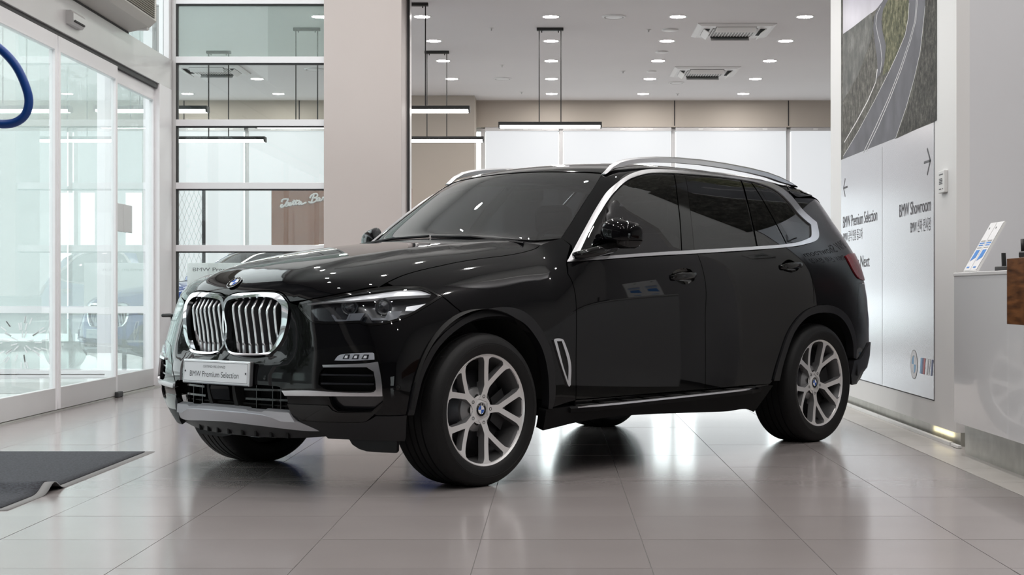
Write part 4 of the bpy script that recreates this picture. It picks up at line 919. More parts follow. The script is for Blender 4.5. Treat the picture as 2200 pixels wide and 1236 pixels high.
panel('inner_shell', 'RE', symF([(0, 1.45), (.55, 1.40), (.8, 1.2), (1.0, 1.0), (.98, .62), (.8, .42), (0, .42)]), CH['dark'], car, off=-.035, depth=.001, step=.12, bstep=.08)
# ---- mirrors
def mirror_part(name, m_, s, yc, zc, xc, hy, hz, hx, parent, cut=None, e=2.6):
    b = MB(); nu, nv = 28, 18
    sg = lambda c_, p_: math.copysign(abs(c_)**p_, c_)
    for i in range(nv+1):
        ph = -math.pi/2+math.pi*i/nv
        for j in range(nu):
            a = 2*math.pi*j/nu; cy, sz = math.cos(ph), math.sin(ph)
            y = hy*sg(math.cos(a), 2/e)*sg(cy, 2/e)*(1-.0*sz); x = hx*sg(math.sin(a), 1)*sg(cy, 2/2.2); z = hz*sg(sz, 2/e)*(1-.13*math.cos(a) if sz > 0 else 1)
            if x < 0: x *= .30
            if cut: z = min(max(z, cut[0]), cut[1])
            b.v.append((xc+x-.035*(y/hy), s*(yc+y), zc+z))
    for i in range(nv):
        for j in range(nu):
            q = (i*nu+j, i*nu+(j+1) % nu, (i+1)*nu+(j+1) % nu, (i+1)*nu+j); b.f.append(q if s > 0 else q[::-1]); b.mi.append(0)
    return b.build(name, m_, parent, True)
for s in (1, -1):
    mm = mirror_part('door_mirror', CH['paint'], s, .975, 1.234, -1.015, .106, .083, .085, car, (-.036, .09))
    mirror_part('mirror_base', CH['gloss'], s, .975, 1.232, -1.016, .105, .080, .082, mm, (-.072, -.032))
    MB().tube([(-.70, s*.905, 1.118), (-.76, s*.925, 1.128), (-.83, s*.945, 1.142), (-.96, s*.955, 1.168)], [.018, .024, .027, .030], 14).build('mirror_arm', CH['gloss'], mm, True)
    MB().box(-1.052, -1.046, s*.90, s*1.06, 1.172, 1.282, .003).build('mirror_glass', CH['chrome'], mm)
# ---- wipers, interior
for y0, y1 in ((.62, .05), (-.02, -.55)):
    A = lift('HD', [(-1.095-.06*abs(y0), y0), (-1.062, (y0+y1)/2), (-1.055, y1)]); N_ = grad(A[:, 0], A[:, 1], A[:, 2]); A = A+N_*.008
    w = MB().tube([tuple(q) for q in A], .008, 6).build('wiper', CH['clad'], car)
inn = empty('cabin', (0, 0, 0)); inn.parent = car
MB().box(-1.15, -.78, -.72, .72, .95, 1.11, .05).build('dashboard', CH['seat'], inn); MB().box(-3.6, -.5, -.78, .78, .36, .42).build('cabin_floor', CH['dark'], inn)
stw = MB().lathe([(.185+.014*math.cos(a), .014*math.sin(a)) for a in [k*math.pi/4 for k in range(9)]], seg=28); stw.v = [tuple(Matrix.Translation((-1.22, .37, 1.12)) @ Matrix.Rotation(math.radians(-65), 4, 'Y') @ Vector(q)) for q in stw.v]; stw.build('steering_wheel', CH['seat'], inn, True)
for x in (-1.75, -2.7):
    for y in (.38, -.38):
        MB().box(x-.05, x+.48, y-.25, y+.25, .55, .72, .06).build('seat_cushion', CH['seat'], inn)
        bkx = MB().box(-.07, .07, -.25, .25, 0, .62, .06); bkx.v = [tuple(Matrix.Translation((x-.06, y, .68)) @ Matrix.Rotation(math.radians(-14), 4, 'Y') @ Vector(q)) for q in bkx.v]; bkx.build('seat_back', CH['seat'], inn)
        MB().box(x-.29, x-.19, y-.14, y+.14, 1.30, 1.48, .05).build('headrest', CH['seat'], inn)
MB().box(-1.36, -1.32, -.11, .11, 1.46, 1.53, .015).build('rear_view_mirror', CH['dark'], inn)
# ---- underbody, wheel wells
ub = MB().box(-3.4, .45, -.66, .66, .33, .38).box(-.35, .62, -.58, .58, .30, .86).box(-2.42, -.53, -.90, .90, .30, .37).box(-3.86, -3.45, -.72, .72, .40, .95)
ub.build('underbody', CH['dark'], car)
for xc in (0., -2.975):
    for s in (1, -1):
        b = MB().lathe([(.475, s*.60), (.475, s*.955)], (xc, 0, .375), 'y', 40, a0=math.radians(2), a1=math.radians(178)); b.lathe([(.02, s*.60), (.475, s*.60)], (xc, 0, .375), 'y', 24, a0=math.radians(2), a1=math.radians(178)); b.build('wheel_well', CH['dark'], car, True)
for s in (1, -1):
    MB().prism([(s*.443, .225), (s*.467, .200), (s*.515, .182), (s*.57, .174), (s*.68, .176), (s*.768, .180), (s*.780, .190), (s*.782, .28), (s*.443, .28)], .405, .42, 'x').build('air_deflector', CH['clad'], car)
MB().lathe([(.20, -.25), (.20, -.30)], (-2.9, 0, 0), 'z') if False else None
# ---- wheels
def spoke_mesh():
    """five V-spokes cut as one wheel face (r, angle) -> rings, machined face and painted sides"""
    pr = lambda r, a: (r*math.cos(math.radians(a)), r*math.sin(math.radians(a)))
    up = [(.046, .031), (.064, .0205), (.112, .0180), (.124, .0215), (.219, .0755), (.235, .096), pr(.259, 27.5)]
    inn_ = [pr(.259, 6.2), (.250, .0440), (.238, .0520), (.153, .0065), (.141, 0)]
    sp_ = up+[pr(.2615, 16.7)]+inn_+[(x, -y) for x, y in inn_[:-1][::-1]]+[pr(.2615, -16.7)]+[(x, -y) for x, y in up[::-1]]
    return sp_
def face_y(r): return -.006-.036*(1-min(r/.256, 1)**2.2)
def make_wheel(rot, back_rot=0.):
    rim = MB()
    sp_ = curve(spoke_mesh(), .012, True, 50); A = np.array(sp_)
    if area2(A) < 0: A = A[::-1]
    lo, hi = A.min(0), A.max(0); gx, gy = np.meshgrid(np.arange(lo[0], hi[0], .014), np.arange(lo[1], hi[1], .014)); G = np.stack([gx.ravel(), gy.ravel()], 1); G = G[inside(G, A)]; G = G[seg_dist(G, A) > .006]
    n = len(A); r = delaunay_2d_cdt([Vector(q) for q in np.concatenate([A, G])], [(i, (i+1) % n) for i in range(n)], [], 0, 1e-6)
    V = np.array([tuple(q) for q in r[0]]); Fc = [f for f in r[2] if inside(V[list(f)].mean(0)[None], A)[0]]
    for k in range(5):
        a = math.radians(72*k); c_, s_ = math.cos(a), math.sin(a); Q = [(x*c_-z*s_, face_y(math.hypot(x, z)), x*s_+z*c_) for x, z in V]
        ff = [f if (lambda p: (p[1]-p[0]).cross(p[2]-p[0]).y)([Vector(Q[i]) for i in f]) > 0 else f[::-1] for f in Fc]
        rim.add(Q, ff, 0)
        E_ = [((x*.985)*c_-(z*.985)*s_, face_y(math.hypot(x, z)), (x*.985)*s_+(z*.985)*c_) for x, z in A]
        top = [(x*c_-z*s_, face_y(math.hypot(x, z)), x*s_+z*c_) for x, z in A]; cen = A.mean(0)
        bot = [(lambda X, Z, y: (X*c_-Z*s_, y, X*s_+Z*c_))(x, z, face_y(math.hypot(x, z))-.040-.02*(math.hypot(x, z) < .13)) for x, z in A]
        rim.add(top+bot, [(i, (i+1) % n, n+(i+1) % n, n+i) for i in range(n)], 1)
    rim.lathe([(.070, face_y(.066)-.003), (.045, face_y(.05)-.002), (.036, face_y(.04)+.004), (.034, face_y(.03))], axis='y', seg=40, mi=0)
    rim.lathe([(.036, -.046), (.070, -.052), (.105, -.075), (.112, -.095), (.02, -.10)], axis='y', seg=40, mi=1)
    rim.lathe([(.2565, -.012), (.2585, -.0055), (.262, -.003), (.267, .001), (.2705, -.001), (.2715, -.010), (.268, -.016)], axis='y', seg=72, mi=0)
    rim.lathe([(.2565, -.012), (.250, -.03), (.240, -.06), (.236, -.12), (.240, -.19), (.262, -.205)], axis='y', seg=72, mi=2)
    Rm = Matrix.Rotation(-math.radians(rot), 4, 'Y'); rim.v = [tuple(Rm @ Vector(q)) for q in rim.v]
    w = rim.build('wheel', [CH['rim'], CH['rim_grey'], CH['barrel']], car, True); w.data.set_sharp_from_angle(angle=math.radians(32))
    ty = MB(); P_ = [(.266, -.004), (.275, .006), (.290, .014), (.315, .018), (.318, .0165), (.320, .018), (.338, .012), (.352, .002), (.361, -.012), (.366, -.024)]
    tread = [(.3685, -.040), (.3692, -.066), (.362, -.067), (.362, -.075), (.3698, -.076), (.3706, -.112), (.363, -.113), (.363, -.121), (.3708, -.122)]
    mid = -.1365; half = P_+tread; full = half+[(r_, 2*mid-y_) for r_, y_ in half[::-1]]
    ty.lathe(full, axis='y', seg=96); t = ty.build('tyre', CH['tyre'], w, True); t.data.set_sharp_from_angle(angle=math.radians(35))
    blk = MB()
    for k in range(72):
        a0 = 2*math.pi*k/72
        for yy0, yy1 in ((-.026, -.052), (-.221, -.247)):
            v = []
            for da in (0, .012):
                for y_ in (yy0, yy1):
                    for r_ in (.364, .3692 if y_ in (-.052, -.221) else .3672): v.append((r_*math.cos(a0+da), y_, r_*math.sin(a0+da)))
            blk.add(v, [(0, 1, 3, 2), (4, 6, 7, 5), (1, 5, 7, 3), (0, 4, 5, 1), (2, 3, 7, 6)])
    o = blk.build('tread_sipes', CH['dark'], w); o['kind'] = 'stuff'
    dsc = MB().lathe([(.19, -.095), (.19, -.085), (.10, -.085), (.095, -.07), (.03, -.07)], axis='y', seg=48); dsc.build('brake_disc', CH['disc'], w, True)
    cal = MB()
    cal.lathe([(.10, -.06), (.19, -.06), (.20, -.075), (.20, -.12)], axis='y', seg=10, a0=math.radians(150), a1=math.radians(215)); cal.build('brake_calliper', CH['clad'], w)
    MB().lathe([(.235, -.125), (.02, -.125)], axis='y', seg=32).build('dust_shield', CH['dark'], w)
    for k in range(5):
        a = math.radians(rot+72*k); 
        MB().lathe([(.0085, face_y(.066)-.003), (.0085, face_y(.066)+.0012), (.0062, face_y(.066)+.0012), (.0055, face_y(.066)-.002), (.001, face_y(.066)-.002)], (.066*math.cos(a), 0, .066*math.sin(a)), 'y', 14).build('wheel_bolt', CH['dark'], w)
        a2 = a+math.radians(36); MB().lathe([(.0001, -.0475), (.0165, -.0480)], (.062*math.cos(a2), 0, .062*math.sin(a2)), 'y', 16).build('pocket_shade', CH['dark'], w)  # flat dark disc stands in for the shaded hollow between spokes
    roundel(w, basis((0, face_y(.03)+.001, 0), (-math.cos(math.radians(0)), 0, 0), (0, 0, 1), (0, 1, 0)), .034, 'hub_cap', deep=False)
    return w
wf = make_wheel(180.); wf.location = (0, .958, .366)
wr = make_wheel(195.); wr.location = (-2.975, .966, .366)
for src, x in ((wf, 0), (wr, -2.975)):
    c_ = copy_tree(src, car); c_.location = (x, -.958, .366); c_.rotation_euler = (0, 0, math.pi)
# ================= ceiling fittings =================
def downlight_mesh():
    r = MB().lathe([(.088, -.002), (.10, -.006), (.112, -.002), (.112, .0)], seg=28)
    l = MB().lathe([(.0001, -.0035), (.088, -.0035)], seg=28)
    return r, l
_r, _l = downlight_mesh(); dl0 = None
COLN = {-1.513: 'left', -.035: 'pendant', 1.425: 'middle', 2.885: 'right', 4.35: 'hidden'}
ROWN = {17.74: 'nearest', 19.45: 'second', 21.12: 'third', 22.9: 'fourth', 24.62: 'farthest'}
CN = {-1.513: 'in the column beside the pillar', -.035: 'in the column behind the middle pendant', 1.425: 'in the column left of the ceiling air conditioners', 2.885: 'in the column right of the ceiling air conditioners'}
def downlight(x, y, label, group, zc=CEIL):
    global dl0
    e = empty('downlight', (x, y, zc), 0, label, 'ceiling light', group)
    if dl0 is None:
        _r.build('trim_ring', M['white_plastic'], e, True); _l.build('lens', M['downlight'], e); dl0 = e
    else:
        for ch in dl0.children:
            c = ch.copy(); COL.objects.link(c); c.parent = e
    if zc > CEIL:
        e.scale = (.7, .7, 1)
        for ch in e.children:
            if ch.name.startswith('lens'): ch.material_slots[0].link = 'OBJECT'; ch.material_slots[0].material = M['downlight_hall']
for x in CN:
    for y in ROWN:
        if x == -1.513 and y > 24: continue
        downlight(x + (.0 if x < 2 else (y-17.74)*.02), y, 'round recessed downlight, %s of five %s' % (ROWN[y], CN[x]), 'downlights over the back room')
for x, y, l in ((-4.40, 22.9, 'round recessed downlight in the middle of the second partition pane'), (-4.39, 24.62, 'round recessed downlight right of and below the middle one in the second partition pane'), (-5.84, 24.62, 'round recessed downlight at the left edge of the second partition pane'), (-2.69, 17.74, 'round recessed downlight in the top partition pane beside the pillar')):
    downlight(x, y, l, 'downlights behind the glass partition')
for x in (-2.6, -.6, 1.4, 3.4):
    for y in (13.6, 11.2, 8.8, 6.4, 4.0, 1.6):
        if x > 2.3 and y > 9.0: continue
        downlight(x, y, 'round recessed downlight high above the car hall, seen only as a reflection', 'downlights above the black car', HALL)
# linear pendants
def pendant(x, y, label, zb=2.90, L=1.235):
    e = empty('pendant_light', (x, y, CEIL), 0, label, 'pendant light', 'linear pendant lights')
    h = CEIL-zb
    MB().box(-.16, .16, -.03, .03, -.035, 0, .003).build('canopy', M['black_metal'], e)
    for s in (-1, 1):
        MB().box(s*.13-.006, s*.13+.006, -.006, .006, -h+.06, -.03).build('suspension_rod', M['black_metal'], e)
        MB().lathe([(.006, -.055), (.006, -.035)], (s*.10, 0, 0), seg=8).build('grip', M['black_metal'], e)
    b = MB().box(-L/2, L/2, -.075, .075, -h+.028, -h+.068, .002)
    for s in (-1, 1): b.box(-L/2 if s < 0 else L/2-.016, -L/2+.016 if s < 0 else L/2, -.075, .075, -h, -h+.03)
    b.build('housing', M['black_metal'], e)
    MB().box(-L/2+.018, L/2-.018, -.070, .070, -h+.002, -h+.03, .006).build('diffuser', M['lamp'], e)
pendant(-.045, 18.5, 'black linear pendant light hanging in the middle, above the car roof')
pendant(-1.535, 20.27, 'lower black linear pendant light emerging right of the beige pillar', 2.905)
pendant(-1.535, 16.9, 'upper black linear pendant light emerging right of the beige pillar')
pendant(-4.40, 16.9, 'short end of a black pendant light in the second pane of the glass partition')
pendant(-4.40, 20.27, 'black linear pendant light in the third pane of the glass partition', 2.905)
pendant(-2.96, 18.5, 'black pendant light just under the crossbar in the third partition pane, next to the pillar')
pendant(-7.2, 18.5, 'black linear pendant light seen through the entrance doors', 2.9)
pendant(-5.9, 16.9, 'black linear pendant light seen through the middle of the entrance doors', 2.9)
# cassette air conditioners
def cassette(x, y, label):
    e = empty('ceiling_air_conditioner', (x, y, CEIL), 0, label, 'air conditioner', 'ceiling cassette air conditioners')
    p = MB(); a = .465
    p.lathe([(.0, -.022)], seg=4) if False else None
    v = [(-a, -a, 0), (a, -a, 0), (a, a, 0), (-a, a, 0), (-a, -a, -.012), (a, -a, -.012), (a, a, -.012), (-a, a, -.012), (-a+.05, -a+.05, -.03), (a-.05, -a+.05, -.03), (a-.05, a-.05, -.03), (-a+.05, a-.05, -.03)]
    f = [(3, 2, 1, 0), (8, 9, 10, 11)[::-1]]+[(i, (i+1) % 4, 4+(i+1) % 4, 4+i) for i in range(4)]+[(4+i, 4+(i+1) % 4, 8+(i+1) % 4, 8+i) for i in range(4)]
    p.add(v, f).build('panel', M['white_plastic'], e)
    gr = MB().box(-.27, .27, -.27, .27, -.034, -.028).build('grille', M['grey_plastic'], e)
    for q in range(15): MB().box(-.265+q*.0366, -.265+q*.0366+.012, -.26, .26, -.042, -.033).build('grille_slat', M['white_plastic'], gr)
    for k in range(4):
        R = Matrix.Rotation(k*math.pi/2, 4, 'Z')
        sl = MB().box(-.24, .24, .30, .375, -.034, -.026); sl.v = [tuple(R @ Vector(q)) for q in sl.v]; sl.build('outlet', M['dark_slot'], e)
        T = R @ Matrix.Translation((0, .372, -.03)) @ Matrix.Rotation(math.radians(38), 4, 'X')
        fl = MB().box(-.235, .235, -.085, .0, -.006, .004, .003); fl.v = [tuple(T @ Vector(q)) for q in fl.v]; fl.build('louvre', M['white_plastic'], e)
cassette(2.16, 18.62, 'white ceiling air conditioner nearest the camera, right of the pendant light')
cassette(2.16, 22.1, 'white ceiling air conditioner farther back, just above the band of beige wall')
cassette(-4.85, 21.9, 'white ceiling air conditioner in the second pane of the glass partition')
def speaker(x, y, label, r=.14):
    e = empty('ceiling_speaker', (x, y, CEIL), 0, label, 'speaker', 'round ceiling speakers')
    MB().lathe([(r, 0), (r*.98, -.01), (r*.82, -.016), (r*.80, -.004)], seg=28).build('ring', M['white_plastic'], e, True)
    MB().lathe([(r*.80, -.004), (r*.70, -.003)], seg=28).build('gap', M['grey_plastic'], e, True)
    MB().lathe([(r*.70, -.014), (.001, -.016)], seg=28).build('cover', M['white_plastic'], e, True)
speaker(.69, 17.72, 'round white ceiling speaker between the pendant canopy and a downlight'); speaker(-.76, 22.85, 'round white ceiling speaker above the beige column'); speaker(-3.4, 21.9, 'round white ceiling speaker behind the glass partition'); speaker(1.85, 23.3, 'round white ceiling speaker partly hidden by the farther air conditioner', .12)
def detector(x, y, label, r=.085):
    tag(MB().lathe([(r, 0), (r*1.0, -.012), (r*.7, -.02), (.001, -.022)], seg=24).build('smoke_detector', M['white_plastic'], None, True, loc=(x, y, CEIL)), label, 'detector', 'flush discs on the ceiling')
detector(1.40, 18.6, 'flat white disc on the ceiling left of the near air conditioner', .10); detector(1.42, 20.3, 'flat white disc on the ceiling midway between the two air conditioners'); detector(1.40, 22.1, 'flat white disc on the ceiling left of the farther air conditioner', .07)
def sprinkler(x, y, label):
    e = empty('sprinkler', (x, y, CEIL), 0, label, 'sprinkler', 'ceiling sprinklers')
    MB().lathe([(.035, 0), (.03, -.006), (.012, -.008), (.008, -.03), (.001, -.03)], seg=12).build('body', M['white_plastic'], e, True)
    MB().lathe([(.02, -.034), (.001, -.036)], seg=10).build('deflector', M['alu'], e)
sprinkler(1.14, 18.6, 'tiny ceiling sprinkler beside the flat disc near the air conditioner'); sprinkler(.99, 22.1, 'tiny ceiling sprinkler left of the farther air conditioner'); sprinkler(-.75, 18.5, 'tiny ceiling sprinkler left of the pendant canopy'); sprinkler(-.72, 21.5, 'tiny ceiling sprinkler between pendant rods and speaker'); sprinkler(-.51, 24.4, 'tiny ceiling sprinkler just above the beige band near the column'); sprinkler(1.97, 24.6, 'tiny ceiling sprinkler over the back windows')
# ================= air curtain, sensor on the door wall =================
e = empty('air_curtain', (XD, 11.9, 3.31), 0, 'beige air curtain unit mounted on the wall above the sliding doors', 'air curtain')
prof = [(-.0, .0), (.20, .045), (.26, .10), (.26, .30), (.22, .34), (0, .34)]
MB().prism([(a, b) for a, b in prof], -2.3, 2.24, 'y').build('casing', mat('air_curtain_beige', (.60, .585, .55), .5), e)
gm = mat('vent_mesh', (.20, .185, .15), .5)
MB().box(.258, .264, -2.2, 2.16, .115, .29).build('vent', M['dark_slot'], e)
sl = MB()
for q in range(9): sl.box(.262, .270, -2.2, 2.16, .118+q*.0195, .124+q*.0195)
for q in range(150): sl.box(.262, .269, -2.2+q*.0290, -2.194+q*.0290, .115, .29)
o = sl.build('vent_mesh', gm, e); o['kind'] = 'stuff'
MB().box(.02, .19, 2.20, 2.26, .02, .30, .01).build('end_cap', M['white_plastic'], e)
MB().box(.14, .19, 2.24, 2.27, .03, .055).build('badge', M['alu'], e); MB().box(.005, .018, -2.3, 2.2, -.03, .0).build('air_outlet', M['dark_slot'], e)
e = empty('door_sensor', (XD+.02, 12.44, 3.07), 0, 'small silver motion sensor on the header above the sliding doors', 'sensor')
MB().prism([(0, 0), (.035, 0), (.06, .03), (.06, .085), (.04, .11), (0, .11)], -.16, .16, 'y').build('housing', M['alu'], e)
MB().box(.045, .066, -.13, .13, .02, .035, .003).build('lens', M['dark_slot'], e)
# starburst decal of white dashes, standing for a wheel mirrored in the facade glass
e = empty('wheel_reflection', (-5.42, YP-.012, .42), 0, 'wheel reflection in the glass at lower left, laid on as a starburst of white dashes', 'painted_reflection')
for rr, n, l, o_ in ((.085, 8, .07, .2), (.165, 16, .075, .0), (.235, 20, .07, .1)):
    for q in range(n):
        a = 2*math.pi*q/n+o_+.25*math.sin(q*2.3); ca, sa = math.cos(a), math.sin(a)
        px_, pz = rr*ca, rr*sa; b = MB(); w = .007
        b.add([(px_+i*l/2*ca*1-j*w*sa, yy, pz+i*l/2*sa+j*w*ca) for yy in (0, .0008) for i, j in ((-1, -1), (1, -1), (1, 1), (-1, 1))], [(0, 1, 2, 3), (7, 6, 5, 4), (0, 4, 5, 1), (1, 5, 6, 2), (2, 6, 7, 3), (3, 7, 4, 0)])
        b.build('dash', M['paper'], e)
# ================= floor mat with a wrinkle =================
e = empty('entrance_mat', (-2.325, 6.57, 0), 0, 'dark grey entrance mat with a raised wrinkle on the floor at left', 'mat')
def zrip(y, x): return .052*math.exp(-((y-.62)/.085)**2)*(1-.25*math.exp(-(x+.2)**2/.05)) + .004
def matgrid(x0, x1, y0, y1, nx, ny, dz, skirt=0.):
    b = MB(); V = []
    for j in range(ny+1):
        for i in range(nx+1):
            x = x0+(x1-x0)*i/nx; y = y0+(y1-y0)*j/ny
            V.append((x, y, zrip(y, x)+dz))
    F_ = [(j*(nx+1)+i, j*(nx+1)+i+1, (j+1)*(nx+1)+i+1, (j+1)*(nx+1)+i) for j in range(ny) for i in range(nx)]
    b.add(V, F_)
    n = len(V); V2 = [(x, y, z-skirt) for x, y, z in V]; b.v += V2
    bd = [(i, i+1) for i in range(nx)]+[(ny*(nx+1)+i+1, ny*(nx+1)+i) for i in range(nx)]+[((j+1)*(nx+1), j*(nx+1)) for j in range(ny)]+[(j*(nx+1)+nx, (j+1)*(nx+1)+nx) for j in range(ny)]
    for a, c in bd: b.f.append((a, a+n, c+n, c)); b.mi.append(0)
    return b
carp = mat('mat_carpet', (.036, .038, .046), .95, noise=(90, .5), bump=(260, 1.0))
matgrid(-1.45, 0, 0, 2.43, 24, 90, -.001, .0035).build('rubber_edge', mat('mat_rubber', (.20, .20, .20), .5), e, True)
matgrid(-1.45, -.045, .05, 2.38, 24, 90, .0045, .006).build('carpet', carp, e, True)
# ================= blue hose at the left edge =================
e = empty('air_hose_reel', (-1.62, 4.1, 0), 0, 'loop of bright blue hose hanging at the left edge in front of the doors', 'hose')
hm = mat('blue_hose', (.008, .07, .33), .35)
P3 = [Vector(q) for q in [(0.0013, 0, 1.6321), (0.0754, 0, 1.6136), (0.1248, 0, 1.5926), (0.1594, 0, 1.5678), (0.1915, 0, 1.5308), (0.2138, 0, 1.4863), (0.2261, 0, 1.4406), (0.2175, 0, 1.4035), (0.1940, 0, 1.3825), (0.1619, 0, 1.3763), (0.1248, 0, 1.3813), (0.0754, 0, 1.3973), (0.0136, 0, 1.4159)]]
Q = []
for i in range(len(P3)-1):
    p0, p1, p2, p3_ = P3[max(i-1, 0)], P3[i], P3[i+1], P3[min(i+2, len(P3)-1)]
    for k in range(5):
        t = k/5; Q.append(p1+.5*t*(p2-p0+t*(2*p0-5*p1+4*p2-p3_+t*(3*(p1-p2)+p3_-p0))))
MB().tube(Q, .0118, 12).build('hose', hm, e, True)
MB().tube([(-.02, 0, 0), (-.02, 0, 2.0)], .025, 14).build('post', M['black_metal'], e, True)
MB().lathe([(.001, .02), (.20, .02), (.22, .012), (.22, 0)], (-.02, 0, 0), seg=28).build('base', M['black_metal'], e, True)
MB().box(-.05, .0, -.03, .03, 1.36, 1.66, .006).build('bracket', M['black_metal'], e)
# ================= sign board on the right wall =================
XB = 2.42
e = empty('sign_board', (XB+.0145, 11.4, 0), 0, 'tall brushed metal direction board with a mountain road picture on the right wall', 'sign board')
def bp(Y, z, off=.0): return (-off, Y-11.4, z)
Y0b, Y1b = 9.82, 12.99
MB().box(-.018, -.001, Y0b-11.4, Y1b-11.4, .245, 4.05, .002).build('metal_panel', M['brushed'], e)
MB().box(-.0150, -.0005, Y0b-11.405, Y1b-11.395, .238, 4.06).build('shadow_gap', M['dark_gasket'], e)  # dark border that draws the shadow line round the panel
MB().box(-.0188, -.018, 11.36-11.4, 11.364-11.4, .25, 2.0).build('seam', M['grey_plastic'], e)
def flat(name, poly, m, off, parent=e):
    n = len(poly); return mk(name, [bp(y, z, off) for y, z in poly], [tuple(range(n))], m, parent)
def foliage(name, c1, c2, c3, sc):
    m = bpy.data.materials.new(name); t = nt(m); b = t.nodes['Principled BSDF']; b.inputs['Roughness'].default_value = .6; b.inputs['Specular IOR Level'].default_value = .15
    tc = t.nodes.new('ShaderNodeTexCoord'); n = t.nodes.new('ShaderNodeTexNoise'); n.inputs['Scale'].default_value = sc; n.inputs['Detail'].default_value = 8; n.inputs['Roughness'].default_value = .7
    r = t.nodes.new('ShaderNodeValToRGB'); r.color_ramp.elements[0].position = .36; r.color_ramp.elements[0].color = (*c1, 1); r.color_ramp.elements[1].position = .68; r.color_ramp.elements[1].color = (*c3, 1)
    k = r.color_ramp.elements.new(.53); k.color = (*c2, 1)
    t.links.new(tc.outputs['Object'], n.inputs['Vector']); t.links.new(n.outputs['Fac'], r.inputs['Fac']); t.links.new(r.outputs['Color'], b.inputs['Base Color']); return m
TOPZ = 4.049
mscrub = foliage('print_scrub', (.045, .045, .042), (.12, .115, .10), (.24, .235, .21), 16)
ph = mk('photo_print', [bp(Y0b, 2.012, .0186), bp(Y1b, 2.045, .0186), bp(Y1b, TOPZ, .0186), bp(Y0b, TOPZ, .0186)], [(0, 1, 2, 3)], mscrub, e)
def prn(name, pts, m, off):
    if name in ('road_edge', 'centre_line', 'guard_rail', 'upper_line'):     # painted lines: keep one side, narrow the stroke
        h = len(pts)//2; a = pts[:h]; b = pts[h:][::-1]; pts = a+[(p_[0]+.45*(q_[0]-p_[0]), p_[1]+.45*(q_[1]-p_[1])) for p_, q_ in zip(a, b)][::-1]
    flat(name, pts, m, off, ph)
msky = mat('print_sky', (.48, .46, .54), .35, noise=(1.5, .2)); mroad = mat('print_asphalt', (.15, .15, .168), .6, spec=.15, noise=(3, .22)); mline = mat('print_line', (.75, .75, .75), .35)
mgreen = foliage('print_trees', (.035, .04, .02), (.14, .14, .08), (.34, .32, .21), 20); mhill = foliage('print_far_hill', (.10, .105, .10), (.17, .17, .16), (.28, .28, .265), 5); mdark = foliage('print_dark_scrub', (.02, .021, .019), (.07, .068, .06), (.17, .16, .145), 22)
prn('sky', [(12.899, 3.823), (11.188, 3.394), (11.269, 3.071), (11.575, 3.052), (12.113, 3.064), (12.500, 3.068), (12.899, 3.077)], msky, .0190)
prn('far_hill', [(12.899, 3.090), (12.500, 3.075), (12.113, 3.067), (11.749, 3.060), (11.690, 2.930), (11.778, 2.848), (12.239, 2.660), (12.899, 2.529)], mhill, .0191)
prn('tree_bank', [(11.269, 3.354), (10.488, 3.186), (10.497, 2.855), (10.535, 2.764), (10.669, 2.678), (10.877, 2.590), (11.083, 2.531), (11.351, 2.523), (11.269, 2.627), (11.231, 2.725), (11.351, 2.860), (11.351, 3.011)], mgreen, .0192)
prn('cliff', [(10.039, 3.089), (9.755, 3.028), (9.755, 2.019), (10.928, 2.016), (10.631, 2.139), (10.349, 2.297), (10.192, 2.464), (10.082, 2.634), (10.039, 2.770)], mdark, .0192)
prn('upper_road', [(11.269, 3.077), (11.462, 3.061), (11.632, 3.015), (11.679, 2.928), (11.621, 2.811), (11.547, 2.692), (11.518, 2.594), (11.575, 2.531), (11.417, 2.544), (11.285, 2.618), (11.226, 2.724), (11.351, 2.848), (11.395, 2.937), (11.324, 3.006), (11.162, 3.045)], mroad, .0193)
prn('main_road', [(10.488, 3.132), (10.082, 3.047), (10.039, 2.791), (10.104, 2.658), (10.179, 2.515), (10.349, 2.361), (10.583, 2.198), (10.902, 2.022), (12.885, 2.046), (12.885, 2.072), (12.239, 2.209), (11.632, 2.372), (11.135, 2.515), (10.852, 2.608), (10.607, 2.701), (10.512, 2.803)], mroad, .0194)
prn('road_edge', [(12.885, 2.065), (12.239, 2.209), (11.632, 2.372), (11.135, 2.515), (10.852, 2.608), (10.607, 2.701), (10.512, 2.803), (10.493, 2.897), (10.512, 2.900), (10.535, 2.807), (10.631, 2.705), (10.877, 2.612), (11.162, 2.519), (11.661, 2.375), (12.278, 2.213), (12.885, 2.078)], mline, .0196)
prn('centre_line', [(12.038, 2.021), (11.575, 2.175), (11.135, 2.333), (10.777, 2.486), (10.488, 2.638), (10.326, 2.749), (10.281, 2.878), (10.299, 2.881), (10.345, 2.752), (10.507, 2.641), (10.802, 2.490), (11.173, 2.338), (11.621, 2.180), (12.094, 2.022)], mline, .0196)
prn('centre_line', [(11.934, 2.020), (11.488, 2.166), (11.073, 2.325), (10.727, 2.479), (10.448, 2.632), (10.296, 2.744), (10.251, 2.872), (10.269, 2.876), (10.314, 2.747), (10.467, 2.635), (10.752, 2.483), (11.110, 2.330), (11.533, 2.171), (11.989, 2.020)], mline, .0196)
prn('road_edge', [(10.913, 2.023), (10.592, 2.199), (10.358, 2.362), (10.187, 2.516), (10.113, 2.660), (10.048, 2.793), (10.031, 2.789), (10.091, 2.656), (10.165, 2.513), (10.336, 2.359), (10.564, 2.196), (10.882, 2.022)], mline, .0196)
prn('guard_rail', [(12.843, 2.173), (12.304, 2.291), (11.868, 2.401), (11.575, 2.507), (11.518, 2.594), (11.564, 2.612), (11.621, 2.513), (11.916, 2.419), (12.368, 2.305), (12.857, 2.194)], mline, .0195)
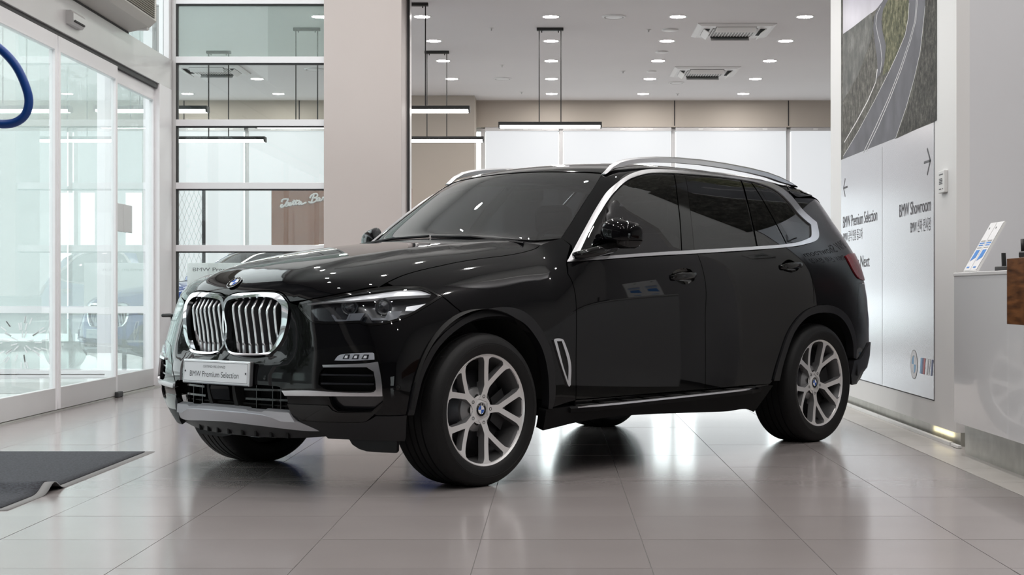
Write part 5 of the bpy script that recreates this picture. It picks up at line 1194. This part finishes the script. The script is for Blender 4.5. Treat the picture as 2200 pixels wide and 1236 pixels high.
prn('upper_line', [(11.417, 2.556), (11.362, 2.641), (11.406, 2.753), (11.518, 2.865), (11.575, 2.945), (11.535, 3.009), (11.406, 3.045), (11.423, 3.050), (11.558, 3.014), (11.598, 2.949), (11.541, 2.869), (11.428, 2.756), (11.384, 2.644), (11.440, 2.559)], mline, .0196)
TM = lambda Y, z: basis((-.0192, Y-11.4, z), (0, -1, 0), (0, 0, 1), (-1, 0, 0))
inv = (0, 0)
def btext(body, Y, z, w, h, al='LEFT'): text('lettering', body, M['print_grey'], TM(Y, z), w, h, e, al, 0)
btext('BMW Showroom', 9.90, 1.455, .90, .093, 'RIGHT'); btext('BMW 신차 전시장', 9.90, 1.335, .56, .07, 'RIGHT')
btext('BMW Premium Selection', 12.90, 1.468, 1.36, .098); btext('BMW 공식 인증 중고차', 12.89, 1.355, .80, .072); btext('Your Car Next', 12.90, 1.128, 1.08, .098)
def arrow(Yt, z, s, L, H):           # s=+1 points to larger Y (left when read)
    b = MB(); w = .016
    def bar(y0, z0, y1, z1):
        dy, dz = y1-y0, z1-z0; l = math.hypot(dy, dz); ny, nz = -dz/l*w/2, dy/l*w/2
        b.add([bp(y0+ny, z0+nz, .0193), bp(y1+ny, z1+nz, .0193), bp(y1-ny, z1-nz, .0193), bp(y0-ny, z0-nz, .0193)], [(0, 1, 2, 3)])
    bar(Yt-s*L, z, Yt, z); bar(Yt-s*H, z+H, Yt+s*.004, z-.005); bar(Yt-s*H, z-H, Yt+s*.004, z+.005)
    b.build('arrow', M['print_grey'], e)
arrow(12.88, 1.80, 1, .17, .075); arrow(9.91, 1.776, -1, .17, .085)
mlb = mat('print_lightblue', (.15, .42, .72), .4); mnb = mat('print_navy', (.03, .06, .22), .4); mrd = mat('print_red', (.55, .04, .04), .4); mtr = mat('print_white', (.80, .80, .83), .35)
roundel(e, TM(10.36, .447) @ Matrix.Translation((0, 0, -.0002)) @ Matrix.Diagonal((1, 1, .05, 1)), .099, 'roundel', M['grey_plastic'], True, mtr, mlb, mtr)
for q, m_ in enumerate((mlb, mnb, mrd)): flat('stripe', [(10.195-q*.043, .395), (10.195-q*.043-.043, .395), (10.165-q*.043-.043, .50), (10.165-q*.043, .50)], m_, .0193)
flat('letter_stem', [(10.02, .395), (9.985, .395), (9.955, .50), (9.99, .50)], mtr, .0193); flat('letter_stem', [(9.96, .395), (9.945, .395), (9.90, .50), (9.935, .50)], mtr, .0193); flat('letter_stem', [(9.90, .395), (9.86, .395), (9.83, .50), (9.87, .50)], mnb, .0193)
# plaque
e = empty('wall_plaque', (XB, 9.56, 1.615), 0, 'small white certificate plaque on the wall right of the sign board', 'plaque')
MB().box(-.022, 0, -.075, .075, -.068, .068, .003).build('plate', M['white_plastic'], e)
PM = lambda Y, z: basis((-.0225, Y, z), (0, -1, 0), (0, 0, 1), (-1, 0, 0))
b = MB()
for z, y0, y1 in ((.045, .05, -.045), (.018, .05, -.02), (.008, .05, -.03), (-.002, .05, -.025), (-.012, .05, -.03), (-.045, .05, .0), (-.045, -.03, -.045)): b.box(-.0232, -.0222, y0, y1, z-.003, z+.003)
b.build('print_lines', M['print_grey'], e)
# light strip on the floor along the wall base
e = empty('floor_light_strip', (2.405, 11.4, 0.001), 0, 'white light strip lying on the floor along the base of the right wall', 'light strip')
for q in range(4): MB().box(-.014, .014, 2.05-q*1.03-1.02, 2.05-q*1.03, 0, .022, .002).build('strip_section', M['white_plastic'], e)
MB().box(-.012, .012, -2.25, -2.09, .002, .02, .003).build('connector', M['white_plastic'], e)
wl = area('warm_strip_glow', (2.432, 9.75, .05), (0, math.radians(-90), 0), .03, .5, .22, (1, .86, .5)); wl.location.x = 2.428
# ================= reception counter and what stands on it =================
e = empty('reception_counter', (2.30, 7.0, 0), 0, 'glossy white reception counter at the right edge with a metal plinth', 'counter')
MB().box(.0, .02, .822, 1.875, .185, 1.022, .002).build('front_panel', M['counter_face'], e); MB().box(.0, .02, .334, .819, .185, 1.022, .002).build('front_panel', M['counter_face'], e); MB().box(.0, .02, -3.2, .330, .185, .775, .002).build('front_panel', M['counter_face'], e)
MB().box(.02, .55, .334, 1.86, .19, 1.02).build('body', M['counter_face'], e); MB().box(.02, .55, -3.2, .33, .19, .772).build('body', M['counter_face'], e)
MB().box(-.004, .58, .336, 1.878, 1.022, 1.042, .003).build('worktop', M['counter_top'], e)
MB().box(.07, .50, -3.2, 1.90, .0, .186).build('plinth', M['kick'], e)
e = empty('counter_end_block', (2.15, 5.9, .779), 0, 'dark walnut wooden block wrapping the near end of the white counter', 'wooden block')
MB().box(0, .148, -1.4, 1.43, 0, .311, .002).build('wooden_side', M['wood'], e); MB().box(.148, .62, -1.4, 1.43, .262, .311, .002).build('wooden_top', M['wood'], e)
e = empty('leaflet_stand', (2.33, 8.66, 1.0495), 0, 'leaning stand with two white and blue leaflets on the counter end', 'leaflet stand')
def lean(a, b, off=0.): return (a*0+b*.155/.27*1.0-off*.87, .14-a, b+off*.5)      # a along the board, b up the board
def leaf_quad(a0, a1, b0, b1, off, sk=0.): return [(.0+b*.155/.27-off*.87+.02*a, .125-a+sk*b, b+off*.5) for a, b in ((a0, b0), (a1, b0), (a1, b1), (a0, b1))]
bk = MB(); q1 = leaf_quad(0, .25, 0, .275, 0); q2 = leaf_quad(0, .25, 0, .275, -.012); bk.add(q1+q2, [(0, 1, 2, 3), (7, 6, 5, 4), (0, 4, 5, 1), (1, 5, 6, 2), (2, 6, 7, 3), (3, 7, 4, 0)]).build('holder', M['white_plastic'], e)
for a in (.003, .127):
    lf_ = mk('leaflet', leaf_quad(a, a+.119, .004, .272, .002), [(0, 1, 2, 3)], M['paper'], e)
    x0 = leaf_quad(a+.028, a+.095, .075, .118, .003); x0[0] = leaf_quad(a+.018, a+.02, .055, .06, .003)[0]
    mk('flag_print', x0, [(0, 1, 2, 3)], M['blue_print'], lf_)
    for b0, b1, a0, a1, m_ in ((.165, .172, .02, .10, 'grey_plastic'), (.153, .160, .015, .105, 'blue_print'), (.141, .147, .02, .10, 'blue_print'), (.236, .246, .03, .045, 'print_grey'), (.016, .024, .03, .08, 'blue_print'), (.128, .133, .02, .10, 'grey_plastic')):
        mk('print_line', leaf_quad(a+a0, a+a1, b0, b1, .003), [(0, 1, 2, 3)], M[m_], lf_)
e = empty('phone_dock', (2.42, 8.25, 1.042), 0, 'black desk tray with an upright post behind the leaflets', 'desk dock')
MB().box(-.02, .16, -.26, .16, 0, .028, .004).build('tray', M['black_plastic'], e); MB().prism([(-.005, .0), (.018, .0), (.012, .10), (-.008, .10)], .06, .075, 'y').build('post', M['black_plastic'], e)
e = empty('wifi_router', (2.30, 7.12, 1.090), 0, 'black router on the walnut block showing two upright antennas', 'router')
MB().box(-.14, .10, -.10, .06, 0, .03, .006).build('body', M['black_plastic'], e)
for x in (-.125, -.075): MB().tube([(x+.003, .05, .015), (x, .05, .088)], .0085, 10).build('antenna', M['black_plastic'], e, True)
# ================= brown bar board behind the pillar =================
e = empty('bar_board', (-3.105, 22.5, 0), 0, 'glossy brown bar wall with white script, half hidden by the beige pillar', 'bar wall')
MB().box(-1.011, 1.035, 0, .10, 0, 2.448, .003).build('panel', M['brown_board'], e)
MB().box(.34, .345, -.002, .0, 0, 2.44).build('seam', M['dark_gasket'], e)
sw = mat('sign_white', (.85, .85, .84), .5); strokes = [[(-0.857, 2.243), (-0.849, 2.274), (-0.816, 2.290), (-0.755, 2.288)],
 [(-0.760, 2.288), (-0.787, 2.243), (-0.820, 2.192), (-0.849, 2.173), (-0.869, 2.177), (-0.869, 2.199), (-0.837, 2.210)],
 [(-0.814, 2.200), (-0.787, 2.223), (-0.766, 2.249)],
 [(-0.766, 2.249), (-0.760, 2.224), (-0.769, 2.199), (-0.792, 2.184), (-0.803, 2.194)],
 [(-0.769, 2.194), (-0.740, 2.207), (-0.720, 2.226), (-0.726, 2.240), (-0.743, 2.231), (-0.750, 2.209), (-0.739, 2.193), (-0.715, 2.206)],
 [(-0.715, 2.206), (-0.689, 2.243), (-0.672, 2.280)],
 [(-0.672, 2.280), (-0.693, 2.226), (-0.686, 2.207), (-0.666, 2.220)],
 [(-0.706, 2.251), (-0.592, 2.269)],
 [(-0.666, 2.220), (-0.649, 2.249), (-0.635, 2.283)],
 [(-0.635, 2.283), (-0.655, 2.229), (-0.648, 2.211), (-0.623, 2.229)],
 [(-0.569, 2.249), (-0.592, 2.251), (-0.609, 2.234), (-0.608, 2.213), (-0.589, 2.219), (-0.566, 2.249)],
 [(-0.566, 2.249), (-0.576, 2.221), (-0.563, 2.213), (-0.531, 2.229), (-0.495, 2.243)],
 [(-0.387, 2.363), (-0.404, 2.310), (-0.429, 2.240)],
 [(-0.449, 2.300), (-0.424, 2.343), (-0.381, 2.365), (-0.344, 2.363), (-0.337, 2.338), (-0.361, 2.314), (-0.392, 2.307)],
 [(-0.392, 2.307), (-0.357, 2.304), (-0.351, 2.274), (-0.381, 2.247), (-0.424, 2.237), (-0.459, 2.243), (-0.461, 2.260)],
 [(-0.301, 2.306), (-0.324, 2.307), (-0.341, 2.286), (-0.338, 2.263), (-0.320, 2.270), (-0.298, 2.306)],
 [(-0.298, 2.306), (-0.308, 2.274), (-0.295, 2.264), (-0.267, 2.286)],
 [(-0.267, 2.286), (-0.250, 2.323)],
 [(-0.250, 2.323), (-0.238, 2.311), (-0.221, 2.314)],
 [(-0.221, 2.314), (-0.236, 2.274), (-0.213, 2.277)]]
for st in strokes:
    c_ = curve(st, .012, False, 170) if len(st) > 2 else np.array(st); b = MB().tube([(a, -.010, z) for a, z in c_], .014, 8)
    b.build('script_stroke', sw, e, True)

e = empty('wire_screen', (-4.50, 19.2, 0), 0, 'diamond wire screen with a dark post behind the left edge of the glass partition', 'screen')
MB().box(.13, .165, -.02, .02, 0, 2.26).build('post', M['dark_gasket'], e); MB().box(-.20, .165, -.015, .015, 2.24, 2.26).build('rail', M['alu'], e); MB().box(-.20, .165, -.015, .015, .50, .52).build('rail', M['alu'], e)
for k in range(-7, 13):
    for s_ in (1, -1):
        z0 = .5+k*.156; a = Vector((-.20, .004*s_, z0 if s_ > 0 else z0+.86)); b_ = Vector((.13, .004*s_, z0+.86 if s_ > 0 else z0))
        t0, t1 = 0., 1.
        for lim, sg in ((.52, 1), (2.24, -1)):
            za, zb = a.z, b_.z
            if sg*(za-lim) < 0 and sg*(zb-lim) < 0: t0 = 2; break
            if sg*(za-lim) < 0: t0 = max(t0, (lim-za)/(zb-za))
            if sg*(zb-lim) < 0: t1 = min(t1, (lim-za)/(zb-za))
        if t0 >= t1: continue
        MB().tube([a.lerp(b_, t0), a.lerp(b_, t1)], .0022, 4).build('wire', M['alu'], e)
# ================= second car, its sign and a chair =================
c2 = copy_tree(car); c2.location = (-4.35, 17.39, 0); c2.scale = (1, 1, .875)
tag(c2, 'blue car behind the glass partition, mostly hidden by the bonnet of the black car', 'car')
bp_ = mat('blue_paint', (.012, .06, .28), .05, spec=.5)
def repaint(o):
    for ch in o.children:
        if ch.type == 'MESH':
            for sl_ in ch.material_slots:
                if sl_.material == CH['paint']: sl_.link = 'OBJECT'; sl_.material = bp_
        repaint(ch)
repaint(c2)
e = empty('price_sign', (-3.35, 16.35, 0), 0, 'white sign board with small black writing behind the glass, above the bonnet', 'sign')
MB().box(-.53, .53, -.012, .012, .72, 1.242, .003).build('board', M['paper'], e); MB().box(-.02, .02, .0, .03, .02, .73).build('post', M['black_metal'], e); MB().lathe([(.001, .02), (.16, .02), (.17, 0)], seg=24).build('foot', M['black_metal'], e, True)
text('sign_lettering', 'BMW Premium Selection', M['print_grey'], basis((-.47, -.0125, 1.155), (1, 0, 0), (0, 0, 1), (0, -1, 0)), .80, .040, e)
e = empty('office_chair', (-3.02, 13.5, 0), 0, 'black office chair of which one armrest shows left of the black car', 'chair')
MB().box(-.24, .24, -.24, .24, .42, .49, .03).build('seat', M['black_plastic'], e); MB().box(-.22, .22, .19, .25, .52, .90, .03).build('backrest', M['black_plastic'], e)
for s_ in (-1, 1):
    MB().box(s_*.33-.045, s_*.33+.045, -.16, .14, .715, .745, .012).build('armrest', M['black_plastic'], e); MB().tube([(s_*.31, 0, .72), (s_*.29, 0, .55), (s_*.2, 0, .44)], .022, 8).build('arm_support', M['black_plastic'], e, True)
MB().tube([(0, 0, .06), (0, 0, .43)], .03, 12).build('column', M['black_metal'], e, True)
for k in range(5):
    a = k*1.2566; MB().tube([(0, 0, .09), (.27*math.cos(a), .27*math.sin(a), .055)], [.025, .016], 8).build('foot', M['black_plastic'], e, True); MB().lathe([(.001, -.012), (.028, -.012), (.028, .012), (.001, .012)], (.27*math.cos(a), .27*math.sin(a), .028), 'x', 12).build('castor', M['black_plastic'], e, True)
# ================= unseen street trees, added to put dark reflections in the car's nose =================
leafm = foliage('tree_leaves', (.012, .03, .008), (.03, .07, .018), (.07, .13, .04), 3); bark = mat('tree_bark', (.07, .05, .035), .9)
def tree(x, y, h, label):
    e = empty('added_tree', (x, y, -.05), 0, label, 'tree', 'added street trees outside the entrance')
    rnd = random.Random(int(x*7+y*13)); b = MB(); 
    MB().tube([(0, 0, 0), (.03, .02, h*.35), (.0, .05, h*.7)], [.13, .10, .05], 10).build('trunk', bark, e, True)
    for k in range(260):
        a = rnd.uniform(0, 6.28); r_ = rnd.random()**.5*h*.30; z = h*.38+rnd.random()*h*.60; r_ *= max(.15, 1-abs((z-h*.66)/(h*.36))**2); c_ = Vector((r_*math.cos(a), r_*math.sin(a), z)); s_ = rnd.uniform(.10, .22)
        R = Euler((rnd.uniform(0, 3), rnd.uniform(0, 3), rnd.uniform(0, 6))).to_matrix()
        for q in range(4):
            d_ = Vector((rnd.uniform(-.2, .2), rnd.uniform(-.2, .2), rnd.uniform(-.2, .2)))
            b.add([tuple(c_+d_+R @ Vector(p_)*s_) for p_ in ((-1, 0, 0), (0, -.45, .1), (1, 0, 0), (0, .45, .1))], [(0, 1, 2, 3)])
    o = b.build('crown', leafm, e); o['kind'] = 'stuff'
tree(-9.5, 1.5, 5.2, 'added street tree nearest the entrance, seen only as a reflection'); tree(-11.0, 6.0, 6.0, 'added taller street tree beyond the entrance, seen only as a reflection'); tree(-10.0, -3.5, 5.6, 'added street tree behind the camera side, seen only as a reflection'); tree(-12.5, 10.5, 6.2, 'added street tree farthest along the pavement, seen only as a reflection')
